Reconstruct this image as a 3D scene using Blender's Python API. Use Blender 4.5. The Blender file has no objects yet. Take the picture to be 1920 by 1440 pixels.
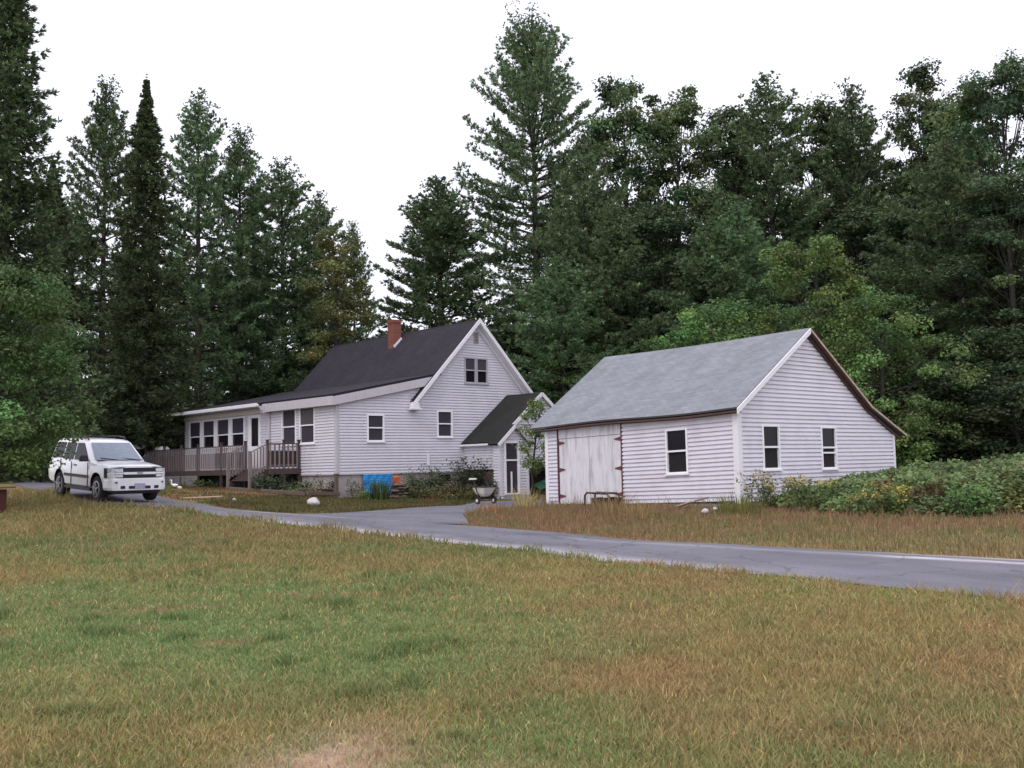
import bpy, bmesh, math, random
import numpy as np
from mathutils import Vector, Matrix

SC = bpy.context.scene
COL = SC.collection
R = math.radians

# ------------------------------------------------------------------ camera, sky, sun, exposure
FPX = 1950.0
PITCH = math.atan(155 / FPX)
ROLL = R(1.2)
EYE = Vector((0, 0, 1.6))
_F = Vector((0, math.cos(PITCH), math.sin(PITCH)))
_U = Vector((1, 0, 0)).cross(_F)
CAM_R = Vector((1, 0, 0)) * math.cos(ROLL) - _U * math.sin(ROLL)
CAM_U = Vector((1, 0, 0)) * math.sin(ROLL) + _U * math.cos(ROLL)
cam_data = bpy.data.cameras.new("camera")
cam = bpy.data.objects.new("camera", cam_data)
COL.objects.link(cam)
mw = Matrix.Identity(4)
for i in range(3):
    mw[i][0], mw[i][1], mw[i][2], mw[i][3] = CAM_R[i], CAM_U[i], -_F[i], EYE[i]
cam.matrix_world = mw
cam_data.sensor_width = 36
cam_data.sensor_fit = 'HORIZONTAL'
cam_data.lens = FPX / 1920 * 36
cam_data.clip_start = 0.1
cam_data.clip_end = 3000
SC.camera = cam

SUN_EL, SUN_AZ = R(52), R(205)           # azimuth measured clockwise from +Y: behind the camera, to the left
world = bpy.data.worlds.new("World")
SC.world = world
world.use_nodes = True
nt = world.node_tree
nt.nodes.clear()
wo = nt.nodes.new("ShaderNodeOutputWorld")
bg = nt.nodes.new("ShaderNodeBackground")
bg.inputs[1].default_value = 0.1
sky = nt.nodes.new("ShaderNodeTexSky")
sky.sky_type = 'NISHITA'
sky.sun_disc = False
sky.sun_elevation = SUN_EL
sky.sun_rotation = SUN_AZ
sky.dust_density = 5.0
sky.air_density = 1.2
cloud = nt.nodes.new("ShaderNodeMix")
cloud.data_type = 'RGBA'
cloud.inputs[0].default_value = 0.86      # a closed cloud deck over the clear sky
nt.links.new(sky.outputs[0], cloud.inputs[6])
cloud.inputs[7].default_value = (10.6, 10.5, 11.9, 1)
nt.links.new(cloud.outputs[2], bg.inputs[0])
nt.links.new(bg.outputs[0], wo.inputs[0])

sun_data = bpy.data.lights.new("sun", 'SUN')
sun_data.energy = 0.7
sun_data.angle = R(25)
sun_data.color = (1.0, 0.95, 0.88)
sun = bpy.data.objects.new("sun", sun_data)
COL.objects.link(sun)
sd = Vector((math.sin(SUN_AZ) * math.cos(SUN_EL), math.cos(SUN_AZ) * math.cos(SUN_EL), math.sin(SUN_EL)))
sun.rotation_euler = sd.to_track_quat('Z', 'Y').to_euler()
sun.location = sd * 100

SC.view_settings.view_transform = 'Standard'
SC.view_settings.look = 'None'
SC.view_settings.exposure = 0.42
SC.view_settings.gamma = 1
SC.render.engine = 'CYCLES'
SC.cycles.max_bounces = 6
SC.cycles.diffuse_bounces = 3
SC.cycles.glossy_bounces = 2
SC.cycles.transmission_bounces = 4
SC.cycles.transparent_max_bounces = 6

# ------------------------------------------------------------------ terrain height
HP = np.array([
    (0, 0, 0), (-3, 5, 0), (3, 5, 0), (0, -30, -.2), (5.2, 10.6, .12), (7.1, 14.6, .14), (0, 13, .1), (-7, 14, .25), (0, 20, .18),
    (6.4, 29.7, .33), (1.2, 35.5, .28), (13, 36, .5), (-1.4, 29.2, .28), (-2, 38.2, .19), (8, 20, .2), (14, 24, .3),
    (-7.5, 44.1, .4), (-2.3, 43, .20), (-3.2, 46.4, .34), (0.3, 46.6, .12), (-.8, 44.8, .12), (0.5, 50, .4), (-12.1, 30.8, .82), (-10.2, 29.1, .78), (-14.3, 33.1, 1.12), (-20.8, 45.1, 1.34), (-9.5, 26.5, .62),
    (-13, 26, .85), (-10, 20, .5), (-13.6, 50, .84), (-17.5, 55, .9), (-10.2, 44.5, .8), (-9.2, 42.6, .55), (-30, 60, 1.6), (-40, 30, 1.5), (30, 30, .5), (30, 60, 1.0),
    (0, 75, 1.0), (-40, 100, 1.6), (40, 100, 1.4), (0, 130, 1.3), (-150, 0, 1), (150, 0, .5), (-150, 250, 2), (150, 250, 2), (0, 300, 2)])
def _phi(d): return d
_n = len(HP)
_K = np.linalg.norm(HP[:, None, :2] - HP[None, :, :2], axis=2)
_Kp = np.zeros((_n + 3, _n + 3))
_Kp[:_n, :_n] = _phi(_K) - np.eye(_n) * .6
_Kp[:_n, _n] = 1; _Kp[:_n, _n + 1:] = HP[:, :2]; _Kp[_n, :_n] = 1; _Kp[_n + 1:, :_n] = HP[:, :2].T
_W = np.linalg.solve(_Kp, np.concatenate([HP[:, 2], np.zeros(3)]))
def hgt(x, y):
    x = np.asarray(x, float); y = np.asarray(y, float)
    s = x.shape
    xf, yf = x.ravel(), y.ravel()
    out = np.empty(xf.size)
    for a in range(0, xf.size, 40000):
        b = a + 40000
        d = np.sqrt((xf[a:b, None] - HP[None, :, 0]) ** 2 + (yf[a:b, None] - HP[None, :, 1]) ** 2 + .3)
        out[a:b] = d @ _W[:_n] + _W[_n] + xf[a:b] * _W[_n + 1] + yf[a:b] * _W[_n + 2]
    return out.reshape(s)
def gz(x, y): return float(hgt(np.array([x]), np.array([y]))[0])

def spot(px, D):
    """ground position on the bearing of photo column px at distance D"""
    d = _F * D + CAM_R * ((px - 960) / FPX * D) - CAM_U * ((875 - 720) / FPX * D)
    return EYE.x + d.x, EYE.y + d.y
def ground_at(px, py):
    """where the sight line through a photo point meets the ground"""
    d = _F + CAM_R * ((px - 960) / FPX) - CAM_U * ((py - 720) / FPX)
    t = 2.0
    lo = 2.0
    while t < 200:
        p = EYE + d * t
        if p.z < gz(p.x, p.y):
            hi = t
            for _ in range(24):
                mid = (lo + hi) / 2
                p = EYE + d * mid
                if p.z < gz(p.x, p.y): hi = mid
                else: lo = mid
            break
        lo = t
        t *= 1.04
    p = EYE + d * lo
    return p.x, p.y

# value noise (numpy) for colour patches and scatter
_rng = np.random.default_rng(3)
_NT = _rng.random((256, 256))
def vnoise(x, y):
    xi = np.floor(x).astype(int); yi = np.floor(y).astype(int)
    fx = x - xi; fy = y - yi
    fx = fx * fx * (3 - 2 * fx); fy = fy * fy * (3 - 2 * fy)
    a = _NT[xi % 256, yi % 256]; b = _NT[(xi + 1) % 256, yi % 256]
    c = _NT[xi % 256, (yi + 1) % 256]; d = _NT[(xi + 1) % 256, (yi + 1) % 256]
    return (a * (1 - fx) + b * fx) * (1 - fy) + (c * (1 - fx) + d * fx) * fy
def fbm(x, y, o=4):
    s = 0; a = .5
    for i in range(o):
        s = s + a * vnoise(x * 2 ** i + 17.3 * i, y * 2 ** i + 9.1 * i); a *= .5
    return s / (1 - .5 ** o)
def sstep(a, b, v):
    t = np.clip((v - a) / (b - a), 0, 1)
    return t * t * (3 - 2 * t)

# ------------------------------------------------------------------ materials
def M(name, col, rough=.7, var=.12, scale=4.0, bump=0.0, bscale=60.0, metal=0.0, spec=.4, attr=False, stretch=None, dirt=None, dirt_amt=.5, dirt_scale=2.0, coat=0):
    m = bpy.data.materials.new(name)
    m.use_nodes = True
    t = m.node_tree
    b = t.nodes["Principled BSDF"]
    b.inputs["Roughness"].default_value = rough
    b.inputs["Metallic"].default_value = metal
    b.inputs["Specular IOR Level"].default_value = spec
    if coat: b.inputs["Coat Weight"].default_value = coat
    tc = t.nodes.new("ShaderNodeTexCoord")
    mp = t.nodes.new("ShaderNodeMapping")
    t.links.new(tc.outputs["Object"], mp.inputs[0])
    if stretch: mp.inputs["Scale"].default_value = stretch
    nz = t.nodes.new("ShaderNodeTexNoise")
    nz.inputs["Scale"].default_value = scale
    nz.inputs["Detail"].default_value = 6
    nz.inputs["Roughness"].default_value = .65
    t.links.new(mp.outputs[0], nz.inputs["Vector"])
    mr = t.nodes.new("ShaderNodeMapRange")
    mr.inputs[1].default_value = .25; mr.inputs[2].default_value = .75
    mr.inputs[3].default_value = 1 - var; mr.inputs[4].default_value = 1 + var
    t.links.new(nz.outputs[0], mr.inputs[0])
    mul = t.nodes.new("ShaderNodeVectorMath"); mul.operation = 'SCALE'
    t.links.new(mr.outputs[0], mul.inputs["Scale"])
    if attr:
        at = t.nodes.new("ShaderNodeAttribute"); at.attribute_name = "tint"
        t.links.new(at.outputs["Color"], mul.inputs[0])
    else:
        mul.inputs[0].default_value = col[:3]
    last = mul.outputs[0]
    if dirt:
        n2 = t.nodes.new("ShaderNodeTexNoise"); n2.inputs["Scale"].default_value = dirt_scale; n2.inputs["Detail"].default_value = 8
        n2.inputs["Roughness"].default_value = .7
        t.links.new(mp.outputs[0], n2.inputs["Vector"])
        r2 = t.nodes.new("ShaderNodeMapRange"); r2.inputs[1].default_value = .5; r2.inputs[2].default_value = .72; r2.inputs[4].default_value = dirt_amt
        t.links.new(n2.outputs[0], r2.inputs[0])
        mx = t.nodes.new("ShaderNodeMix"); mx.data_type = 'RGBA'
        t.links.new(r2.outputs[0], mx.inputs[0]); t.links.new(last, mx.inputs[6]); mx.inputs[7].default_value = (*dirt, 1)
        last = mx.outputs[2]
    t.links.new(last, b.inputs["Base Color"])
    if bump:
        n3 = t.nodes.new("ShaderNodeTexNoise"); n3.inputs["Scale"].default_value = bscale; n3.inputs["Detail"].default_value = 5
        t.links.new(mp.outputs[0], n3.inputs["Vector"])
        bp = t.nodes.new("ShaderNodeBump"); bp.inputs["Strength"].default_value = bump; bp.inputs["Distance"].default_value = .02
        t.links.new(n3.outputs[0], bp.inputs["Height"]); t.links.new(bp.outputs[0], b.inputs["Normal"])
    return m

def leaf_mat(name, trans=.35, gloss=.25):
    m = bpy.data.materials.new(name)
    m.use_nodes = True
    t = m.node_tree
    t.nodes.clear()
    o = t.nodes.new("ShaderNodeOutputMaterial")
    at = t.nodes.new("ShaderNodeAttribute"); at.attribute_name = "tint"
    p = t.nodes.new("ShaderNodeBsdfPrincipled")
    p.inputs["Roughness"].default_value = .55
    p.inputs["Specular IOR Level"].default_value = gloss
    oi = t.nodes.new("ShaderNodeObjectInfo")
    hs = t.nodes.new("ShaderNodeHueSaturation")
    mr = t.nodes.new("ShaderNodeMapRange"); mr.inputs[3].default_value = .472; mr.inputs[4].default_value = .512
    mv = t.nodes.new("ShaderNodeMapRange"); mv.inputs[3].default_value = .78; mv.inputs[4].default_value = 1.28
    t.links.new(oi.outputs["Random"], mr.inputs[0]); t.links.new(oi.outputs["Random"], mv.inputs[0])
    t.links.new(mr.outputs[0], hs.inputs["Hue"]); t.links.new(mv.outputs[0], hs.inputs["Value"])
    t.links.new(at.outputs["Color"], hs.inputs["Color"])
    t.links.new(hs.outputs[0], p.inputs["Base Color"])
    tr = t.nodes.new("ShaderNodeBsdfTranslucent")
    t.links.new(hs.outputs[0], tr.inputs["Color"])
    mx = t.nodes.new("ShaderNodeMixShader"); mx.inputs[0].default_value = trans
    t.links.new(p.outputs[0], mx.inputs[1]); t.links.new(tr.outputs[0], mx.inputs[2])
    t.links.new(mx.outputs[0], o.inputs[0])
    return m

def shingle_mat(name, c1, c2, rough=.9, var=.35):
    m = bpy.data.materials.new(name)
    m.use_nodes = True
    t = m.node_tree
    b = t.nodes["Principled BSDF"]; b.inputs["Roughness"].default_value = rough; b.inputs["Specular IOR Level"].default_value = .25
    uv = t.nodes.new("ShaderNodeUVMap"); uv.uv_map = "uv"
    br = t.nodes.new("ShaderNodeTexBrick")
    br.inputs["Scale"].default_value = 1
    br.inputs["Brick Width"].default_value = .31; br.inputs["Row Height"].default_value = .14; br.inputs["Mortar Size"].default_value = .006
    br.inputs["Color1"].default_value = (*c1, 1); br.inputs["Color2"].default_value = (*c2, 1)
    br.inputs["Mortar"].default_value = (c1[0] * .55, c1[1] * .55, c1[2] * .55, 1)
    t.links.new(uv.outputs[0], br.inputs["Vector"])
    nz = t.nodes.new("ShaderNodeTexNoise"); nz.inputs["Scale"].default_value = .9; nz.inputs["Detail"].default_value = 9; nz.inputs["Roughness"].default_value = .7
    mp = t.nodes.new("ShaderNodeMapping"); mp.inputs["Scale"].default_value = (1, .55, 1)
    t.links.new(uv.outputs[0], mp.inputs[0]); t.links.new(mp.outputs[0], nz.inputs["Vector"])
    mr = t.nodes.new("ShaderNodeMapRange"); mr.inputs[1].default_value = .3; mr.inputs[2].default_value = .7; mr.inputs[3].default_value = 1 - var; mr.inputs[4].default_value = 1 + var
    t.links.new(nz.outputs[0], mr.inputs[0])
    mul = t.nodes.new("ShaderNodeVectorMath"); mul.operation = 'SCALE'
    t.links.new(br.outputs[0], mul.inputs[0]); t.links.new(mr.outputs[0], mul.inputs["Scale"])
    t.links.new(mul.outputs[0], b.inputs["Base Color"])
    bp = t.nodes.new("ShaderNodeBump"); bp.inputs["Strength"].default_value = .5; bp.inputs["Distance"].default_value = .01; bp.invert = True
    t.links.new(br.outputs["Fac"], bp.inputs["Height"]); t.links.new(bp.outputs[0], b.inputs["Normal"])
    return m

def brick_mat(name):
    m = bpy.data.materials.new(name)
    m.use_nodes = True
    t = m.node_tree
    b = t.nodes["Principled BSDF"]; b.inputs["Roughness"].default_value = .9
    uv = t.nodes.new("ShaderNodeUVMap"); uv.uv_map = "uv"
    br = t.nodes.new("ShaderNodeTexBrick"); br.inputs["Scale"].default_value = 1
    br.inputs["Brick Width"].default_value = .21; br.inputs["Row Height"].default_value = .075; br.inputs["Mortar Size"].default_value = .008
    br.inputs["Color1"].default_value = (.17, .035, .026, 1); br.inputs["Color2"].default_value = (.24, .055, .036, 1); br.inputs["Mortar"].default_value = (.2, .14, .12, 1)
    t.links.new(uv.outputs[0], br.inputs["Vector"]); t.links.new(br.outputs[0], b.inputs["Base Color"])
    return m

def road_mat(name):
    m = bpy.data.materials.new(name)
    m.use_nodes = True
    t = m.node_tree
    b = t.nodes["Principled BSDF"]; b.inputs["Roughness"].default_value = .85; b.inputs["Specular IOR Level"].default_value = .3
    uv = t.nodes.new("ShaderNodeUVMap"); uv.uv_map = "uv"
    def noise(scale, sx, sy, detail=6):
        mp = t.nodes.new("ShaderNodeMapping"); mp.inputs["Scale"].default_value = (sx, sy, 1)
        t.links.new(uv.outputs[0], mp.inputs[0])
        n = t.nodes.new("ShaderNodeTexNoise"); n.inputs["Scale"].default_value = scale; n.inputs["Detail"].default_value = detail; n.inputs["Roughness"].default_value = .7
        t.links.new(mp.outputs[0], n.inputs["Vector"])
        return n.outputs[0]
    def ramp(sock, a, c, lo, hi):
        r = t.nodes.new("ShaderNodeMapRange"); r.inputs[1].default_value = a; r.inputs[2].default_value = c; r.inputs[3].default_value = lo; r.inputs[4].default_value = hi
        t.links.new(sock, r.inputs[0]); return r.outputs[0]
    big = ramp(noise(.8, .4, 1), .3, .7, .72, 1.3)
    fine = ramp(noise(38, 1, 1, 4), .3, .7, .72, 1.28)
    mm = t.nodes.new("ShaderNodeMath"); mm.operation = 'MULTIPLY'
    t.links.new(big, mm.inputs[0]); t.links.new(fine, mm.inputs[1])
    mul = t.nodes.new("ShaderNodeVectorMath"); mul.operation = 'SCALE'; mul.inputs[0].default_value = (.150, .145, .172)
    t.links.new(mm.outputs[0], mul.inputs["Scale"])
    # pale sand washed along the edges and in broken streaks: attribute "sand" is laid along the road
    at = t.nodes.new("ShaderNodeAttribute"); at.attribute_name = "tint"
    sep = t.nodes.new("ShaderNodeSeparateColor"); t.links.new(at.outputs["Color"], sep.inputs[0])
    brk = ramp(noise(1.6, .35, 2.0), .32, .52, 0, 1)
    mm2 = t.nodes.new("ShaderNodeMath"); mm2.operation = 'MULTIPLY'
    t.links.new(sep.outputs[0], mm2.inputs[0]); t.links.new(brk, mm2.inputs[1])
    mx = t.nodes.new("ShaderNodeMix"); mx.data_type = 'RGBA'
    t.links.new(mm2.outputs[0], mx.inputs[0]); t.links.new(mul.outputs[0], mx.inputs[6]); mx.inputs[7].default_value = (.60, .57, .60, 1)
    vor = t.nodes.new("ShaderNodeTexVoronoi"); vor.feature = 'DISTANCE_TO_EDGE'; vor.inputs["Scale"].default_value = .55
    nzv = t.nodes.new("ShaderNodeTexNoise"); nzv.inputs["Scale"].default_value = 1.5; nzv.inputs["Detail"].default_value = 5
    t.links.new(uv.outputs[0], nzv.inputs["Vector"])
    add = t.nodes.new("ShaderNodeVectorMath"); add.operation = 'MULTIPLY_ADD'; add.inputs[1].default_value = (1.2, 1.2, 0)
    t.links.new(nzv.outputs["Color"], add.inputs[0]); t.links.new(uv.outputs[0], add.inputs[2]); t.links.new(add.outputs[0], vor.inputs["Vector"])
    crk = ramp(vor.outputs["Distance"], .004, .02, .55, 0)
    mx2 = t.nodes.new("ShaderNodeMix"); mx2.data_type = 'RGBA'; mx2.inputs[7].default_value = (.07, .065, .065, 1)
    t.links.new(crk, mx2.inputs[0]); t.links.new(mx.outputs[2], mx2.inputs[6])
    mx = mx2
    t.links.new(mx.outputs[2], b.inputs["Base Color"])
    bp = t.nodes.new("ShaderNodeBump"); bp.inputs["Strength"].default_value = .4; bp.inputs["Distance"].default_value = .01
    t.links.new(noise(60, 1, 1, 3), bp.inputs["Height"]); t.links.new(bp.outputs[0], b.inputs["Normal"])
    return m

W_SIDING = M("white vinyl siding", (.67, .65, .715), .55, .07, 1.2, dirt=(.42, .40, .39), dirt_amt=.22, dirt_scale=1.1)
G_SIDING = M("garage vinyl siding", (.70, .67, .74), .55, .06, 1.5, dirt=(.42, .39, .38), dirt_amt=.30, dirt_scale=1.2)
TRIM = M("white painted trim", (.78, .76, .80), .5, .06, 3)
OLDTRIM = M("weathered white trim", (.50, .48, .52), .7, .14, 5, stretch=(1, 1, .3), dirt=(.3, .27, .24), dirt_amt=.4, dirt_scale=5)
BRIGHT = M("white vinyl window frame", (.84, .83, .86), .4, .03, 3)
GREYFRAME = M("grey old window frame", (.42, .40, .42), .7, .1, 6)
CREAM = M("cream gutter metal", (.66, .60, .53), .45, .06, 3)
GLASS = M("dark window glass", (.012, .011, .015), .15, .2, 2, spec=.12)
SCREEN = M("dark insect screen", (.045, .040, .055), .6, .2, 30, spec=.2)
CURTAIN = M("lace curtain behind glass", (.065, .06, .07), .3, .5, 26, spec=.25)
SHINGLE = shingle_mat("dark charcoal shingles", (.036, .032, .043), (.028, .025, .034), var=.28)
ELLROOF = shingle_mat("mossy dark shingles", (.028, .028, .026), (.02, .021, .02), var=.3)
GSHINGLE = shingle_mat("pale grey shingles", (.26, .27, .295), (.21, .22, .245), var=.17)
BRICK = brick_mat("red chimney brick")
CONC = M("weathered concrete", (.40, .36, .35), .9, .15, 3, bump=.3, dirt=(.22, .19, .17), dirt_amt=.5, dirt_scale=2.5)
GREYCONC = M("grey concrete step", (.22, .22, .25), .9, .2, 5, bump=.3)
RUSTWOOD = M("bare red brown wood", (.10, .05, .045), .8, .3, 6, stretch=(1, 1, 1))
TANWOOD = M("peeling tan wood", (.46, .33, .25), .8, .35, 9, dirt=(.6, .56, .54), dirt_amt=.7, dirt_scale=6)
DOORW = M("worn white door planks", (.68, .66, .70), .75, .12, 3.2, stretch=(3, 3, .45), dirt=(.24, .23, .23), dirt_amt=.8, dirt_scale=1.35)
HINGE = M("dark rusty iron", (.15, .045, .04), .7, .3, 12)
DECKW = M("weathered grey deck wood", (.215, .18, .18), .85, .35, 3, stretch=(4, 4, .6), dirt=(.16, .13, .125), dirt_amt=.6, dirt_scale=3)
DECKPALE = M("faded pale deck pickets", (.39, .36, .38), .85, .25, 3, stretch=(4, 4, .6), dirt=(.2, .17, .16), dirt_amt=.5, dirt_scale=3)
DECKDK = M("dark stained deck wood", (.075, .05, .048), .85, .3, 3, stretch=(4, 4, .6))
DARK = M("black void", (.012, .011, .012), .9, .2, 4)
BARK = M("dark conifer bark", (.055, .043, .038), .95, .35, 6, bump=.6, bscale=14, stretch=(3, 3, .5))
BARKG = M("grey hardwood bark", (.042, .037, .033), .95, .35, 6, bump=.5, bscale=14, stretch=(3, 3, .5))
NEEDLE = leaf_mat("conifer needles", .22, .2)
LEAF = leaf_mat("broad leaves", .35, .3)
GRASSM = leaf_mat("grass blades", .3, .15)
GROUND = M("soil and thatch", (1, 1, 1), .95, .35, 7, bump=.6, bscale=18, attr=True, spec=.1)
ROAD = road_mat("worn asphalt")
CARW = M("white car paint", (.80, .79, .82), .25, .02, 2, spec=.5, coat=.6)
CARDK = M("dark car glass", (.010, .012, .013), .08, .1, 2, spec=.10)
SHADE = M("windscreen with sunshade", (.20, .24, .30), .10, .22, 7, spec=.6, stretch=(1, 1, 5))
BLACKP = M("black plastic", (.018, .017, .022), .5, .15, 6)
RUBBER = M("tyre rubber", (.022, .021, .024), .85, .2, 12)
ALLOY = M("alloy wheel", (.42, .42, .45), .35, .08, 8, metal=.7)
CHROME = M("chrome", (.75, .75, .78), .15, .05, 8, metal=1)
LAMPG = M("clear lamp lens", (.55, .56, .60), .1, .35, 14, spec=.6)
AMBER = M("amber lens", (.6, .25, .05), .2, .1, 10)
PLATE = M("blue grey number plate", (.34, .34, .44), .4, .15, 30)
TARP = M("blue tarpaulin", (.02, .27, .66), .4, .25, 3, spec=.4)
STONE = M("white boulder stone", (.50, .48, .50), .85, .25, 4, bump=.5, bscale=10)
FSTONE = M("brown field stone", (.14, .105, .09), .9, .35, 5, bump=.5, bscale=12)
TIMBER = M("old landscape timber", (.13, .095, .075), .9, .35, 4, stretch=(.5, 3, 3), bump=.4, bscale=16)
BOARD = M("pale bare board", (.55, .42, .30), .8, .2, 3, stretch=(.5, 4, 4))
GREYBOARD = M("grey weathered board", (.30, .27, .26), .85, .25, 4, stretch=(.5, 4, 4))
HOPPER = M("cream plastic hopper", (.78, .75, .66), .45, .05, 4)
GREENP = M("green painted metal", (.05, .22, .14), .5, .2, 6)
ORANGE = M("orange plastic", (.40, .11, .05), .6, .25, 6)
BROWNBOX = M("dark red brown painted wood", (.085, .022, .018), .7, .3, 5)
WHITEP = M("white enamel", (.82, .82, .84), .35, .05, 4)

# ------------------------------------------------------------------ mesh helpers
class MB:
    def __init__(s): s.v = []; s.f = []; s.m = []; s.uv = []
    def face(s, pts, mi=0, uv=None):
        a = len(s.v)
        s.v += [tuple(p) for p in pts]
        s.f.append(tuple(range(a, a + len(pts)))); s.m.append(mi)
        s.uv.append(uv or [(0, 0)] * len(pts))
        return s
    def hexa(s, b, t, mi=0):
        b = [tuple(p) for p in b]; t = [tuple(p) for p in t]
        s.face(b[::-1], mi); s.face(t, mi)
        for i in range(4):
            j = (i + 1) % 4
            s.face([b[i], b[j], t[j], t[i]], mi)
        return s
    def box(s, x0, x1, y0, y1, z0, z1, mi=0, brick=False):
        P = lambda x, y, z: (x, y, z)
        q = [((x0, y0), (x1, y0)), ((x1, y0), (x1, y1)), ((x1, y1), (x0, y1)), ((x0, y1), (x0, y0))]
        for (a, b) in q:
            L = math.dist(a, b)
            s.face([P(*a, z0), P(*b, z0), P(*b, z1), P(*a, z1)], mi, [(0, z0), (L, z0), (L, z1), (0, z1)])
        s.face([P(x0, y0, z1), P(x1, y0, z1), P(x1, y1, z1), P(x0, y1, z1)], mi)
        s.face([P(x0, y1, z0), P(x1, y1, z0), P(x1, y0, z0), P(x0, y0, z0)], mi)
        return s
    def bar(s, p, q, w, h, mi=0, up=(0, 0, 1)):
        p, q = Vector(p), Vector(q)
        d = (q - p).normalized()
        u = Vector(up)
        sx = d.cross(u)
        if sx.length < 1e-4: sx = d.cross(Vector((1, 0, 0)))
        sx.normalize(); u = sx.cross(d)
        o = [sx * (-w / 2) + u * (-h / 2), sx * (w / 2) + u * (-h / 2), sx * (w / 2) + u * (h / 2), sx * (-w / 2) + u * (h / 2)]
        return s.hexa([p + k for k in o], [q + k for k in o], mi)
    def tube(s, pts, rad, n=8, mi=0, cap=True):
        pts = [Vector(p) for p in pts]
        if not hasattr(rad, '__len__'): rad = [rad] * len(pts)
        rings = []
        pr = None
        for i, p in enumerate(pts):
            d = (pts[min(i + 1, len(pts) - 1)] - pts[max(i - 1, 0)]).normalized()
            a = d.cross(Vector((0, 0, 1))) if pr is None else pr - d * pr.dot(d)
            if a.length < 1e-3: a = d.cross(Vector((1, 0, 0)))
            a.normalize(); pr = a
            b = d.cross(a)
            rings.append(len(s.v))
            s.v += [tuple(p + (a * math.cos(2 * math.pi * k / n) + b * math.sin(2 * math.pi * k / n)) * rad[i]) for k in range(n)]
        for i in range(len(pts) - 1):
            for k in range(n):
                k2 = (k + 1) % n
                s.f.append((rings[i] + k, rings[i] + k2, rings[i + 1] + k2, rings[i + 1] + k)); s.m.append(mi); s.uv.append([(0, 0)] * 4)
        if cap:
            s.f.append(tuple(rings[0] + k for k in range(n))[::-1]); s.m.append(mi); s.uv.append([(0, 0)] * n)
            s.f.append(tuple(rings[-1] + k for k in range(n))); s.m.append(mi); s.uv.append([(0, 0)] * n)
        return s
    def lathe(s, prof, n=16, c=(0, 0, 0), axis='z', mi=0):
        rings = []
        for r, h in prof:
            rings.append(len(s.v))
            for k in range(n):
                a = 2 * math.pi * k / n
                x, y = r * math.cos(a), r * math.sin(a)
                p = (x, y, h) if axis == 'z' else (x, h, y)
                s.v.append((p[0] + c[0], p[1] + c[1], p[2] + c[2]))
        for i in range(len(prof) - 1):
            for k in range(n):
                k2 = (k + 1) % n
                s.f.append((rings[i] + k, rings[i] + k2, rings[i + 1] + k2, rings[i + 1] + k)); s.m.append(mi); s.uv.append([(0, 0)] * 4)
        for rg in (rings[0], rings[-1]):
            s.f.append(tuple(rg + k for k in range(n))); s.m.append(mi); s.uv.append([(0, 0)] * n)
        return s
    def loft(s, rings, mi=0, closed=True, caps=True):
        idx = []
        for r in rings:
            idx.append(len(s.v)); s.v += [tuple(p) for p in r]
        n = len(rings[0])
        for i in range(len(rings) - 1):
            for k in range(n if closed else n - 1):
                k2 = (k + 1) % n
                s.f.append((idx[i] + k, idx[i] + k2, idx[i + 1] + k2, idx[i + 1] + k)); s.m.append(mi); s.uv.append([(0, 0)] * 4)
        if caps:
            s.f.append(tuple(idx[0] + k for k in range(n))[::-1]); s.m.append(mi); s.uv.append([(0, 0)] * n)
            s.f.append(tuple(idx[-1] + k for k in range(n))); s.m.append(mi); s.uv.append([(0, 0)] * n)
        return s
    def slab(s, quad, th, mi=0, u0=0, mside=None):
        """thick sheet under quad (a,b along the eave, c,d along the ridge), shingle uv on the top"""
        a, b, c, d = [Vector(p) for p in quad]
        n = (b - a).cross(d - a).normalized()
        if n.z < 0: n = -n
        L, S = (b - a).length, (d - a).length
        s.face([a, b, c, d], mi, [(u0, 0), (u0 + L, 0), (u0 + L, S), (u0, S)])
        lo = [p - n * th for p in (a, b, c, d)]
        ms = mi if mside is None else mside
        s.face(lo[::-1], ms)
        tp = [a, b, c, d]
        for i in range(4):
            j = (i + 1) % 4
            s.face([lo[i], lo[j], tp[j], tp[i]], ms)
        return s
    def build(s, name, mats, parent=None, smooth=False, loc=None, rot=None, bevel=0):
        me = bpy.data.meshes.new(name)
        me.from_pydata(s.v, [], s.f)
        if not isinstance(mats, (list, tuple)): mats = [mats]
        for m in mats: me.materials.append(m)
        me.polygons.foreach_set("material_index", s.m)
        ul = me.uv_layers.new(name="uv")
        ul.data.foreach_set("uv", [c for f in s.uv for p in f for c in p])
        if smooth: me.polygons.foreach_set("use_smooth", [True] * len(s.f))
        me.update()
        o = bpy.data.objects.new(name, me)
        COL.objects.link(o)
        if parent: o.parent = parent
        if loc: o.location = loc
        if rot: o.rotation_euler = rot
        if bevel:
            bm = bmesh.new(); bm.from_mesh(me); bmesh.ops.remove_doubles(bm, verts=bm.verts, dist=1e-5); bm.to_mesh(me); bm.free()
            md = o.modifiers.new("bevel", 'BEVEL'); md.width = bevel; md.segments = 2; md.limit_method = 'ANGLE'
        return o

def tag(o, label=None, cat=None, group=None, kind=None):
    if label: o["label"] = label
    if cat: o["category"] = cat
    if group: o["group"] = group
    if kind: o["kind"] = kind
    return o
def thing(name, label, cat, loc=(0, 0, 0), rotz=0, group=None, rot=None):
    o = bpy.data.objects.new(name, None)
    COL.objects.link(o)
    o.empty_display_size = .3
    o.location = loc
    o.rotation_euler = rot if rot else (0, 0, rotz)
    return tag(o, label, cat, group)

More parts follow.
